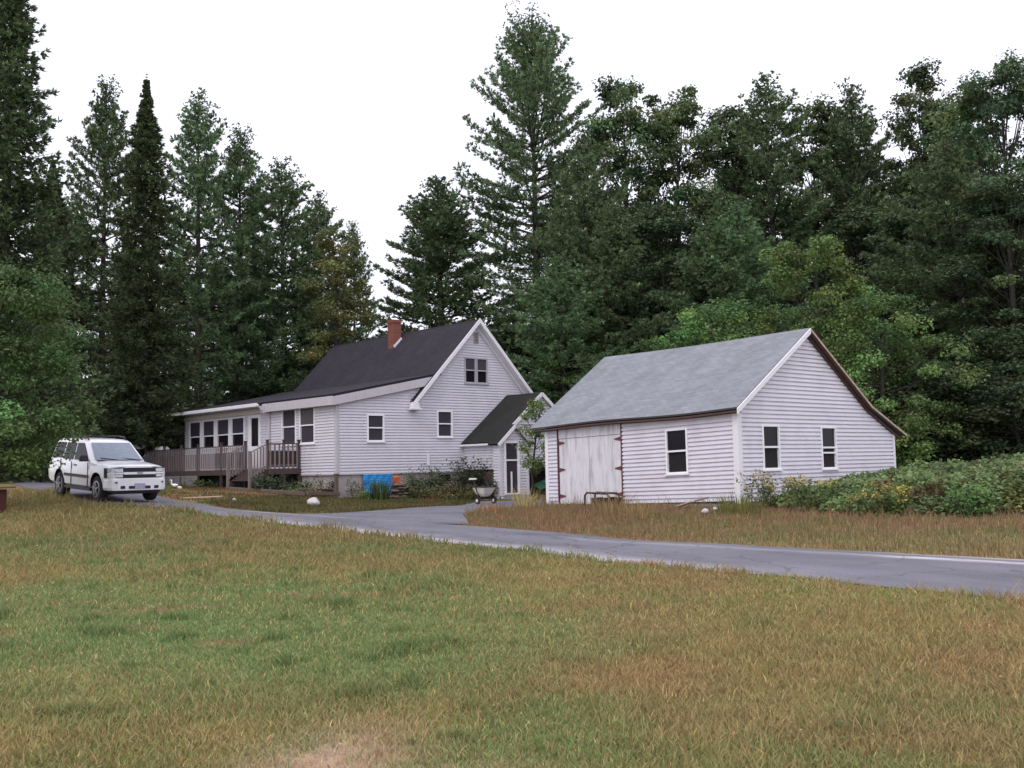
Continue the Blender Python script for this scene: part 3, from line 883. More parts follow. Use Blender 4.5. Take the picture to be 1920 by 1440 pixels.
    for sg in (-1, 1):
        xe_ = vc + sg * (vc - vx0 + .2); ze_ = vz - .2 * vs_ + .08
        q = [(xe_, vy - .18, ze_), (xe_, -2.2, ze_), (vc, -2.2, vap + .10), (vc, vy - .18, vap + .10)]
        mb.slab(q if sg < 0 else [q[1], q[0], q[3], q[2]], .07)
    mb.build("vestibule_roof", ELLROOF, P)
    mb = MB(); mb.bar((vx0 - .22, vy - .2, vz - .22 * vs_ + .02), (vc, vy - .2, vap + .03), .03, .15)
    mb.build("vestibule_rake", TRIM, P)
    mb = MB(); mb.bar((vc, vy - .2, vap + .03), (vx1 + .22, vy - .2, vz - .22 * vs_ + .02), .03, .15); mb.build("vestibule_rake", GREYFRAME, P)
    mb = MB()
    wbox(mb, vw, DO[0] - .06, DO[0] + .05, DO[2], DO[3], -.1, .06); wbox(mb, vw, DO[1] - .05, DO[1] + .06, DO[2], DO[3], -.1, .05); wbox(mb, vw, DO[0] - .06, DO[1] + .06, DO[3], DO[3] + .07, -.1, .053)
    wbox(mb, vw, DO[0] + .05, DO[1] - .05, 1.86, 1.93, -.06, .03); wbox(mb, vw, DO[0] + .05, DO[1] - .05, DO[2], DO[2] + .06, -.06, .03)
    wbox(mb, vw, DO[0] + .36, DO[0] + .43, DO[2] + .061, 1.38, -.03, .02)
    d = mb.build("door", BRIGHT, P); d["label"] = "tall white framed screen door of the entry ell"
    for (a, b) in ((1.931, DO[3] - .001), (DO[2] + .061, 1.859)):
        mb = MB(); wbox(mb, vw, DO[0] + .051, DO[1] - .051, a, b, -.05, -.02); mb.build("screen", SCREEN, d)
    mb = MB(); mb.box(DO[0] - .2, DO[1] + .2, vy - .75, vy - .08, -.1, .20); mb.box(DO[0] - .1, DO[1] + .1, vy - .42, vy - .07, .20, .35); mb.build("step", GREYCONC, P)
    mb = MB(); lap(mb, Wall((0, -1.2, 0), (1, 0, 0), (0, -1, 0)), lambda z: 0, lambda z: .001, 0, .01); 
build_house()

# ------------------------------------------------------------------ the deck
deck = thing("wooden_deck", "weathered grey wooden deck with picket railing along the sunroom", "deck", A, R(42))
def build_deck():
    P = deck
    y0, y1, x0 = 2.9, 16.0, -1.65
    zf, zrail = 1.74, 2.84
    rnd = random.Random(5)
    mb = MB()
    n = 13
    for i in range(n):
        xa = x0 + (1.60) * i / n
        mb.box(xa, xa + 1.60 / n - .008, y0, y1, zf - .04, zf)
    mb.build("floor", DECKW, P)
    mb = MB(); mb.box(x0 - .045, x0 - .004, y0, y1, zf - .26, zf - .01); mb.box(x0, -.06, y0 - .04, y0 - .002, zf - .26, zf - .01); mb.build("rim_board", DECKDK, P)
    sy0, sy1 = 2.95, 4.95              # stair opening in the front rail
    posts = [(x0, 15.95), (x0, 13.6), (x0, 11.6), (x0, 9.7), (x0, 7.3), (x0, sy1), (x0, 2.95), (-.85, 2.95), (-.1, 2.95)]
    for (px, py) in posts:
        mb = MB(); mb.box(px - .05, px + .05, py - .05, py + .05, .7, zrail + .12); mb.box(px - .065, px + .065, py - .065, py + .065, zrail + .12, zrail + .16)
        mb.build("post", DECKDK, P)
    def rail(p, q, pale=()):
        p, q = Vector(p), Vector(q)
        mb = MB()
        mb.bar(p + Vector((0, 0, zrail - .03)), q + Vector((0, 0, zrail - .03)), .12, .05)
        r = mb.build("railing", DECKDK, P)
        mb = MB()
        mb.bar(p + Vector((0, 0, zf + .10)), q + Vector((0, 0, zf + .10)), .045, .085)
        mb.build("bottom_rail", DECKDK, r)
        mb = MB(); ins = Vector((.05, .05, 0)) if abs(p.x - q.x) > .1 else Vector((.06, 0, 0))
        mb.bar(p + ins + Vector((0, 0, zf + .46)), q + ins + Vector((0, 0, zf + .46)), .02, .62); mb.build("gap_shade_board", DECKDK, r)  # added dark board behind the pickets, standing in for shade in their gaps
        L = (q - p).length
        d = (q - p) / L
        nn = Vector((-d.y, d.x, 0))
        k = int(L / .20)
        for i in range(k):
            t = (i + .5) / k
            c = p + d * (L * t) + nn * (.045 * (1 if nn.x < 0 or nn.y < 0 else -1))
            pl = any(s <= t <= e for s, e in pale)
            h0, h1 = zf - .02 + rnd.uniform(-.02, .01), zrail - .06 + rnd.uniform(-.01, .02)
            mb = MB(); mb.bar(c + Vector((0, 0, h0)), c + Vector((rnd.uniform(-.006, .006), 0, h1)), (.085 if pl else .075), .022, up=nn)
            mb.build("picket", DECKPALE if pl else DECKW, r)
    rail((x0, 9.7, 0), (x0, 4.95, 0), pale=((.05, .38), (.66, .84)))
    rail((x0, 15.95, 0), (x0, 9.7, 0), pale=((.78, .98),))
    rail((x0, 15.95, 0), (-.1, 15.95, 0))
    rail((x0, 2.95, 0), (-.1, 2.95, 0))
    # stairs
    mb = MB()
    for i in range(3):
        z = zf - .16 * (i + 1)
        mb.box(x0 - .24 * (i + 1), x0 - .24 * i + .02, sy0 + .06, sy1 - .06, z - .04, z)
        mb.box(x0 - .24 * i - .02, x0 - .24 * i - .002, sy0 + .06, sy1 - .06, z, z + .12)
    for yy in (sy0 + .02, sy1 - .06): mb.hexa([(x0, yy, zf - .3), (x0 - .78, yy, zf - .85), (x0 - .78, yy + .04, zf - .85), (x0, yy + .04, zf - .3)], [(x0, yy, zf - .03), (x0 - .78, yy, zf - .56), (x0 - .78, yy + .04, zf - .56), (x0, yy + .04, zf - .03)])
    st = mb.build("stairs", DECKDK, P)
    for yy in (sy0, sy1):
        mb = MB()
        xb = x0 - .85
        mb.box(xb - .05, xb + .05, yy - .05, yy + .05, .8, zrail - .34)
        mb.bar((x0, yy, zrail - .02), (xb, yy, zrail - .42), .10, .045)
        mb.bar((x0, yy, zf + .12), (xb, yy, zf - .34), .045, .08)
        for i in range(6):
            t = (i + .5) / 6
            xx = x0 + (xb - x0) * t
            mb.bar((xx, yy - .04, zf - .42 * t - .02), (xx, yy - .04, zrail - .05 - .42 * t), .07, .022, up=(0, 1, 0))
        mb.build("stair_rail", DECKW, P)
    # lattice skirt under the left half
    mb = MB()
    zl0, zl1 = .75, zf - .27
    ya, yb = 9.7, 15.95
    H = zl1 - zl0
    step = .16
    for i in range(-int(H / step) - 1, int((yb - ya) / step) + 1):
        for sg, off in ((1, 0), (-1, .012)):
            s0 = ya + i * step; p0, p1 = (s0, zl0), (s0 + H, zl1)
            if sg < 0: p0, p1 = (s0, zl1), (s0 + H, zl0)
            t0, t1 = max(0, (ya - p0[0]) / H), min(1, (yb - p0[0]) / H)
            if t1 <= t0: continue
            L = lambda t: (x0 - .02 - off, p0[0] + (p1[0] - p0[0]) * t, p0[1] + (p1[1] - p0[1]) * t)
            mb.bar(L(t0), L(t1), .010, .04)
    mb.box(x0 - .05, x0 - .02, ya, yb, zl1 - .03, zl1)
    for yy in (9.75, 12.9, 15.9): mb.box(x0 - .05, x0 - .005, yy - .05, yy + .05, zl0, zl1 - .031)
    mb.build("lattice_skirt", DECKPALE, P)
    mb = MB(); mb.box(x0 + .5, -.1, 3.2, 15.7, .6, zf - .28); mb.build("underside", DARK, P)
build_deck()

# ------------------------------------------------------------------ the garage
B = (6.40, 29.69, 0)
garage = thing("garage", "white clapboard garage with sagging pale grey roof and worn double doors", "garage", B, R(42))
def build_garage():
    P = garage
    def drop(y, z):
        t = max(0, min(1, (z - 3.2) / 2.4))
        return -(max(y, 0) / 7.85) * (.21 * (1 - t) + .10 * t) - .05 * math.sin(max(0, min(1, y / 8.5)) * math.pi) * (.3 + .7 * t)
    fw = Wall((0, 0, 0), (0, 1, 0), (-1, 0, 0), warp=lambda u, z: drop(u, z))
    sw = Wall((0, 0, 0), (1, 0, 0), (0, -1, 0))
    L = 7.85
    WF = (1.77, 2.61, 1.36, 2.71)
    DOORS = (4.42, 7.28, .2, 3.2)
    inner = lambda o, c=.04: (o[0] + c, o[1] - c, o[2] + c, o[3] - c)
    rx, rz = 3.62, 5.56
    sl = (rz - 3.20) / rx
    kx, kz = 7.15, 3.22
    sr = (rz - kz) / (kx - rx)
    wx = 8.86; s2 = (kz - 2.30) / (9.35 - kx)
    def right(z):
        if z > kz: return rx + (rz - z) / sr
        return min(wx, kx + (kz - z) / s2)
    def left(z): return 0 if z < 3.2 else rx - (rz - z) / sl
    S1 = (1.14, 2.02, 1.36, 2.68); S2 = (4.28, 5.16, 1.33, 2.66)
    mb = MB()
    lap(mb, fw, lambda z: 0, lambda z: L, .50, 3.20, openings=[inner(WF), DOORS], segs=5)
    mb.build("front_wall", G_SIDING, P)
    mb = MB()
    lap(mb, sw, left, right, .46, rz - .03, breaks=(3.2, kz, kz - s2 * (wx - kx)), openings=[inner(S1), inner(S2)])
    mb.build("gable_wall", G_SIDING, P)
    mb = MB()
    mb.face([(0, L, .2), (0, L, 2.95), (rx, L, rz - .15), (kx, L, kz - .2), (wx, L, 2.3), (wx, L, .2)])
    mb.face([(wx, 0, .2), (wx, L, .2), (wx, L, 2.4), (wx, 0, 2.5)])
    mb.build("back_wall", G_SIDING, P)
    mb = MB()
    mb.box(.35, wx - .1, .3, .36, .2, 2.4); mb.box(.35, .4, .37, L - .1, .2, 2.7)
    mb.build("interior", DARK, P)
    mb = MB()
    mb.box(-.058, -.006, -.003, .13, .42, 3.2); mb.box(-.06, .13, -.06, -.003, .42, 3.2); mb.build("corner_board", TRIM, P)
    mb = MB(); mb.box(wx - .1, wx + .02, -.058, -.006, .42, 2.5); mb.build("corner_board", TRIM, P)
    mb = MB(); wbox(mb, fw, L - .10, L + .04, .46, 3.2, -.05, .058)
    mb.build("corner_board", TRIM, P)
    mb = MB(); mb.box(.02, wx - .02, .02, .3, -.2, .45); mb.box(.021, .3, .31, 4.3, -.2, .40); mb.build("foundation", CONC, P)
    window(P, fw, *WF, casing=.06, panes=(GLASS, DARK)); window(P, sw, *S1, casing=.06, panes=(GLASS, DARK)); window(P, sw, *S2, casing=.06, panes=(GLASS, DARK), extra_rail=1.83)
    # roof
    mb = MB()
    N = 12
    y0, y1 = -.22, 8.42
    th = .06
    for i in range(N):
        ya, yb = y0 + (y1 - y0) * i / N, y0 + (y1 - y0) * (i + 1) / N
        pt = lambda x, y, z: (x, y, z + drop(y, z))
        ex = -.28
        eave_w = lambda y: -.03 * math.sin(y * .9)
        mb.slab([pt(ex, ya, 3.20 + ex * sl + .13 + eave_w(ya)), pt(ex, yb, 3.20 + ex * sl + .13 + eave_w(yb)), pt(rx, yb, rz + .13), pt(rx, ya, rz + .13)], th, u0=ya)
        mb.slab([pt(kx, yb, kz + .13), pt(kx, ya, kz + .13), pt(rx, ya, rz + .13), pt(rx, yb, rz + .13)], th, u0=ya)
        mb.slab([pt(9.35, yb, 2.30 + .13), pt(9.35, ya, 2.30 + .13), pt(kx, ya, kz + .13), pt(kx, yb, kz + .13)], th, u0=ya)
    mb.build("roof", GSHINGLE, P)
    mb = MB()
    for i in range(N):
        ya, yb = -.2 + 8.5 * i / N, -.2 + 8.5 * (i + 1) / N
        f = lambda y, d: (-.255 + d, y, 3.20 - .255 * sl + .02 + drop(y, 3.1) - .03 * math.sin(y * .9))
        a, b = Vector(f(ya, 0)), Vector(f(yb, 0))
        mb.hexa([a - Vector((0, 0, .04)), b - Vector((0, 0, .04)), b + Vector((.2, 0, -.06)), a + Vector((.2, 0, -.06))], [a, b, b + Vector((.2, 0, .05)), a + Vector((.2, 0, .05))])
    mb.build("eave_board", RUSTWOOD, P)
    mb = MB()
    def rk(xa, za, xb, zb, h, y0_, y1_, dz=.11):
        b = [(xa, y0_, za + dz - h), (xb, y0_, zb + dz - h), (xb, y1_, zb + dz - h), (xa, y1_, za + dz - h)]
        mb.hexa(b, [(p[0], p[1], p[2] + h) for p in b])
    rk(-.3, 3.2 - .3 * sl, rx, rz, .16, -.27, -.225)
    mb.build("rake_board", TRIM, P)
    mb = MB()
    rk(rx + .01, rz, kx, kz, .075, -.255, -.223, .125); rk(kx, kz, 9.36, 2.30, .065, -.255, -.223, .125)
    o = mb.build("rake_board", TANWOOD, P); o["label"] = "peeling tan rake board on the far slope"
    mb = MB()
    rk(rx, rz, kx, kz, .10, -.10, -.05, .02); rk(kx, kz, 9.2, 2.30, .08, -.10, -.05, .02)
    rk(rx, rz, kx, kz, .02, -.22, -.11, .03); 
    mb.build("soffit", RUSTWOOD, P)
    # double doors, lintel panel and rusty strap hinges
    mb = MB()
    wbox(mb, fw, 4.44, 7.26, 2.70, 3.19, -.05, .02)
    mb.build("door_header", DOORW, P)
    mb = MB(); wbox(mb, fw, 7.262, 7.31, .42, 3.18, -.05, .052); wbox(mb, fw, 4.39, 4.438, .5, 3.18, -.05, .054)
    mb.build("door_jamb", RUSTWOOD, P)
    mb = MB(); wbox(mb, fw, 4.35, 7.3, .3, 3.15, -.3, -.25); mb.build("doorway_void", DARK, P)
    for (a, b, zb, hz) in ((5.86, 7.25, .50, (2.55, 1.66, .78)), (4.45, 5.845, .70, (2.55, 1.62, .80))):
        mb = MB()
        n = 5
        for i in range(n):
            u0, u1 = a + (b - a) * i / n, a + (b - a) * (i + 1) / n
            wbox(mb, fw, u0 + .002, u1 - .002, zb + (.02 * (i % 2)), 2.685, -.045, .012 + .002 * (i % 2))
        d = mb.build("door", DOORW, P)
        if zb > .6: d["label"] = "right garage door leaf with broken bottom edge"
        for z in hz:
            mb = MB()
            e = b if a > 5 else a
            sg = -1 if a > 5 else 1
            q = [(e, z - .07), (e, z + .07), (e + sg * .28, z + .015), (e + sg * .28, z - .015)]
            mb.hexa([fw(u, zz, .017) for u, zz in q], [fw(u, zz, .03) for u, zz in q])
            mb.build("hinge", HINGE, d)
    mb = MB(); wbox(mb, fw, 1.55, 2.8, .60, .62, .03, .034)
build_garage()

# ------------------------------------------------------------------ the white suv
def build_suv():
    fx, fy = spot(238, 29.9)
    hd = math.atan2(-.71, .70)
    wb = 2.87
    rx_, ry_ = fx - wb * math.cos(hd), fy - wb * math.sin(hd)
    zf_, zr_ = gz(fx, fy) + .035, gz(rx_, ry_) + .035
    pit = math.asin((zr_ - zf_) / wb)
    root = thing("suv", "white suv parked nose down on the driveway under the leafy tree", "car", (fx - 1.47 * math.cos(hd), fy - 1.47 * math.sin(hd), zf_ + 1.47 * math.tan(pit)), rot=(0, pit, hd))
    root.scale = (.93, .92, 1.0)
    P = root
    def sec(x, hw, zb, zt, crown=.03):
        h = [(hw - .16, zb), (hw - .02, zb + .10), (hw, zb + .30), (hw + .005, zb + .5), (hw - .015, zt - .12), (hw - .06, zt - .03), (hw - .16, zt), (hw * .45, zt + crown)]
        h = [(y, min(z, zt + crown)) for y, z in h]
        pts = [(x, y, z) for y, z in h] + [(x, -y, z) for y, z in h[::-1]]
        return pts
    st = [(2.40, .70, .50, .72, .0), (2.36, .82, .42, .93, .02), (2.28, .88, .38, 1.00, .03), (2.05, .925, .34, 1.05, .04), (1.5, .945, .34, 1.09, .05), (.95, .945, .34, 1.13, .04), (.0, .945, .34, 1.14, .02), (-1.4, .945, .34, 1.15, .02), (-2.2, .93, .38, 1.15, .02), (-2.42, .89, .44, 1.10, .02), (-2.48, .82, .52, 1.0, .0)]
    mb = MB()
    mb.loft([sec(*s) for s in st])
    body = mb.build("body", CARW, P)
    bm = bmesh.new(); bm.from_mesh(body.data)
    bmesh.ops.remove_doubles(bm, verts=bm.verts, dist=1e-5); bmesh.ops.recalc_face_normals(bm, faces=bm.faces)
    bm.to_mesh(body.data); bm.free()
    cut = MB()
    for ax in (1.47, -1.40):
        for sg in (-1, 1):
            cut.lathe([(.45, sg * .62), (.45, sg * 1.2)] if sg > 0 else [(.45, -1.2), (.45, -.62)], 28, (ax, 0, .40), 'y')
    co = cut.build("cutter", DARK)
    bm = bmesh.new(); bm.from_mesh(co.data); bmesh.ops.recalc_face_normals(bm, faces=bm.faces); bm.to_mesh(co.data); bm.free()
    md = body.modifiers.new("arch", 'BOOLEAN'); md.object = co; md.operation = 'DIFFERENCE'; md.solver = 'EXACT'
    body.parent = None
    bpy.context.view_layer.update()
    dg = bpy.context.evaluated_depsgraph_get()
    nm = bpy.data.meshes.new_from_object(body.evaluated_get(dg))
    body.modifiers.clear(); body.data = nm; nm.name = "body"
    body.parent = P
    bpy.data.objects.remove(co)
    # mark the arch faces dark
    nm.materials.clear(); nm.materials.append(CARW); nm.materials.append(BLACKP)
    for p in nm.polygons:
        c = p.center
        p.material_index = 0
        p.use_smooth = True
        for ax in (1.47, -1.40):
            r = math.hypot(c.x - ax, c.z - .40)
            if (r < .46 and abs(c.y) < .90) and p.area < .3: p.material_index = 1
    try:
        nm.set_sharp_from_angle(angle=R(35))
    except Exception: pass
    # cabin
    def crn(z, xf, xr, hw, rf=.12):
        return [(xf, hw - rf, z), (xf + .05, 0, z), (xf, -hw + rf, z), (xf - rf, -hw, z), (-.35, -hw - .005, z), (-1.3, -hw - .005, z), (xr + rf, -hw, z), (xr, -hw + rf, z), (xr - .03, 0, z), (xr, hw - rf, z), (xr + rf, hw, z), (-1.3, hw + .005, z), (-.35, hw + .005, z), (xf - rf, hw, z)]
    mb = MB()
    mb.loft([crn(1.08, 1.02, -2.36, .885), crn(1.14, .95, -2.35, .875), crn(1.66, .22, -2.14, .745), crn(1.74, .04, -2.05, .67, .15), crn(1.765, -.25, -1.8, .48, .2)])
    o = mb.build("cabin", CARW, P, smooth=True)
    try: o.data.set_sharp_from_angle(angle=R(30))
    except Exception: pass
    # glass
    def lerp(a, b, t): return [a[i] + (b[i] - a[i]) * t for i in range(3)]
    def pane(name, pts, mat, off):
        pts = [Vector(p) for p in pts]
        n = (pts[1] - pts[0]).cross(pts[2] - pts[0]).normalized()
        if n.dot(Vector(off)) < 0: n = -n
        mb = MB()
        lo = [p - n * .02 for p in pts]; hi = [p + n * .012 for p in pts]
        mb.face(hi); mb.face(lo[::-1])
        for i in range(len(pts)):
            j = (i + 1) % len(pts); mb.face([lo[i], lo[j], hi[j], hi[i]])
        return mb.build(name, mat, P)
    ws = [(.985, 0, 1.16), (.93, .745, 1.16), (.265, .625, 1.64), (.31, 0, 1.64)]
    wm = [(x, -y, z) for x, y, z in ws]
    mb = MB(); off = Vector((.012, 0, .018))
    for q in (ws, wm): mb.face([Vector(p) + off for p in q]); mb.face([Vector(p) - off for p in q])
    mb.build("windscreen", SHADE, P)
    mb = MB()
    for sg in (-.32, .32): mb.bar((1.0, sg + .25, 1.175), (.9, sg - .25, 1.23), .02, .02)
    mb.bar((1.03, -.72, 1.165), (1.06, 0, 1.165), .06, .03); mb.bar((1.06, 0, 1.165), (1.03, .72, 1.165), .06, .03)
    mb.build("wiper", BLACKP, P)
    hwz = lambda z: .875 + (.745 - .875) * (z - 1.14) / .52
    for sg in (-1, 1):
        def sp(x, z): return (x, sg * (hwz(z) + .006), z)
        pane("side_window", [sp(.74, 1.15), sp(-.36, 1.15), sp(-.36, 1.64), sp(.10, 1.64)], CARDK, (0, sg, .2))
        pane("side_window", [sp(-.45, 1.15), sp(-1.24, 1.15), sp(-1.18, 1.64), sp(-.45, 1.64)], CARDK, (0, sg, .2))
        pane("side_window", [sp(-1.34, 1.17), sp(-2.14, 1.17), sp(-1.98, 1.62), sp(-1.27, 1.64)], CARDK, (0, sg, .2))
        mb = MB(); mb.box(-.98, .93, sg * .945 - .015, sg * .945 + .022, .66, .745); mb.build("side_moulding", BLACKP, P)
        mb = MB(); mb.box(-.95, 1.0, sg * .90 - .03, sg * .90 + .035, .31, .385); mb.build("rocker_panel", BLACKP, P)
        mb = MB()
        for x in (-.12, -1.18): mb.box(x - .1, x + .08, sg * .945 - .01, sg * .945 + .02, .98, 1.02)
        mb.build("door_handle", BLACKP, P)
        mb = MB()
        mb.loft([[(.72 + dx, sg * (.90 + dy), 1.14 + dz) for dx, dz in ((-.06 * s, -.01 * s), (.06 * s, -.01 * s), (.05 * s, .15 * s), (-.05 * s, .15 * s))] for dy, s in ((0, .7), (.06, 1.1), (.22, 1.1), (.26, .8))])
        mb.build("mirror", BLACKP, P)
        mb = MB()
        mb.tube([(.04, sg * .60, 1.73), (-.06, sg * .60, 1.815), (-.5, sg * .60, 1.835), (-1.7, sg * .60, 1.81), (-1.85, sg * .60, 1.74)], .026, 6)
        mb.build("roof_rail", BLACKP, P)
        if sg > 0:
            for xx in (-.45, -1.35):
                mb = MB(); mb.bar((xx, -.6, 1.83), (xx, .6, 1.83), .05, .025); mb.build("roof_crossbar", BLACKP, P)
        q = [(2.425, .50), (2.40, .72), (2.30, .86), (2.06, .955)]
        mb = MB()
        mb.loft([[(x, sg * y, .72), (x - .02, sg * y, 1.015 - .01 * k), (x - .25, sg * (y - .10), 1.0 - .01 * k), (x - .25, sg * (y - .10), .72)] for k, (x, y) in enumerate(q)])
        hl = mb.build("headlight", BLACKP, P)
        for z0_, z1_, ka in ((.885, .985, 4), (.745, .825, 4)):
            mb = MB()
            qq = [(2.437, .53), (2.412, .725), (2.318, .855), (2.20, .915)][:ka]
            mb.loft([[(x, sg * y, z0_), (x - .012, sg * y, z1_), (x - .05, sg * (y - .03), z1_), (x - .05, sg * (y - .03), z0_)] for x, y in qq])
            mb.build("lens", LAMPG, hl)
        mb = MB(); mb.loft([[(x, sg * y, .838), (x - .004, sg * y, .872), (x - .06, sg * (y - .03), .872), (x - .06, sg * (y - .03), .838)] for x, y in ((2.443, .50), (2.42, .725), (2.33, .86))]); mb.build("lamp_bar", WHITEP, hl)
        mb = MB(); mb.box(2.37, 2.447, min(sg * .60, sg * .76), max(sg * .60, sg * .76), .575, .615); mb.build("indicator", BLACKP, P)
        mb = MB(); mb.box(2.40, 2.470, min(sg * .46, sg * .60), max(sg * .46, sg * .60), .425, .505); mb.build("fog_light", BLACKP, P)
    mb = MB(); mb.box(2.30, 2.432, -.499, .499, .72, 1.005); mb.build("grille", BLACKP, P)
    mb = MB(); mb.box(2.36, 2.448, -.499, .499, .82, .885); g = mb.build("grille_bar", WHITEP, P)
    mb = MB(); mb.box(2.37, 2.46, -.09, .09, .815, .89); mb.build("badge", ALLOY, P)
    mb = MB(); mb.loft([[(x, y, z) for y, z in ((-w, .37), (-w - .02, .45), (-w - .01, .66), (-w + .04, .715), (w - .04, .715), (w + .01, .66), (w + .02, .45), (w, .37))] for x, w in ((2.02, .945), (2.24, .91), (2.38, .83), (2.455, .66))]); mb.build("bumper", CARW, P, bevel=.02)
    mb = MB(); mb.box(2.42, 2.470, -.34, .34, .42, .50); mb.build("air_intake", BLACKP, P)
    mb = MB(); mb.box(2.44, 2.482, -.16, .16, .42, .57); mb.build("number_plate", PLATE, P)
    mb = MB(); mb.box(1.95, 2.30, -.72, .72, .29, .37); mb.build("valance", BLACKP, P)
    mb = MB(); mb.box(-1.9, 1.9, -.55, .55, .24, .36); mb.build("chassis", BLACKP, P)
    for sg in (-1, 1):
        mb = MB()
        for xs in (.86, -.405, -1.26): mb.box(xs - .006, xs + .006, sg * .944 - .02, sg * .944 + .004, .40, 1.10)
        mb.build("door_seam", BLACKP, P)
    mb = MB(); mb.box(2.26, 2.29, -.86, .86, 1.022, 1.03); mb.build("bonnet_seam", BLACKP, P)
    for ax in (1.47, -1.40):
        for sg in (-1, 1):
            mb = MB(); r = .375
            pr = [(.22, -.12), (.33, -.125), (r - .02, -.11), (r, -.07), (r, .07), (r - .02, .11), (.33, .125), (.22, .12)]
            mb.lathe([(a, b) for a, b in pr], 28, (ax, sg * .80, r), 'y'); w = mb.build("wheel", RUBBER, P, smooth=False)
            mb = MB(); mb.lathe([(.235, sg * .06), (.235, sg * .128), (.21, sg * .132), (.19, sg * .10)], 24, (ax, sg * .80, r), 'y')
            for k in range(5):
                a = 2 * math.pi * k / 5 + .3
                mb.bar((ax + .04 * math.cos(a), sg * .925, r + .04 * math.sin(a)), (ax + .215 * math.cos(a), sg * .925, r + .215 * math.sin(a)), .03, .075, up=(0, 1, 0))
            mb.lathe([(.05, sg * .10), (.05, sg * .14)], 12, (ax, sg * .80, r), 'y')
            mb.build("rim", ALLOY, w)
build_suv()

# ------------------------------------------------------------------ foliage generators
def unit(v): return v / np.maximum(np.linalg.norm(v, axis=-1, keepdims=True), 1e-9)
def diamonds(c, d, side, ln, wd):
    """flat slender diamonds: centre base c, direction d, side vector, length, width"""
    u = d * ln[:, None]; s = side * wd[:, None] * .5
    return np.stack([c, c + u * .45 + s, c + u, c + u * .45 - s], 1)

def tuft_cloud(rng, base, dirs, n, ln, wd, spread, up, tint, vary):
    """n blades at every base point fanning about dirs"""
    N = len(base)
    b = np.repeat(base, n, 0); d = np.repeat(dirs, n, 0)
    d = unit(d + rng.normal(0, spread, (N * n, 3)) + np.array((0, 0, up)))
    s = unit(np.cross(d, rng.normal(0, 1, (N * n, 3))))
    taper = np.clip((base[:, 2].max() - base[:, 2]) / 3.0, .35, 1)
    L = ln * rng.uniform(.6, 1.25, N * n) * np.repeat(taper, n); Wd = wd * rng.uniform(.7, 1.3, N * n)
    val = np.repeat(np.exp(rng.normal(0, vary, N)), n) * rng.uniform(.8, 1.2, N * n)
    cols = np.asarray(tint)[None, :] * val[:, None]
    return diamonds(b, d, s, L, Wd), cols

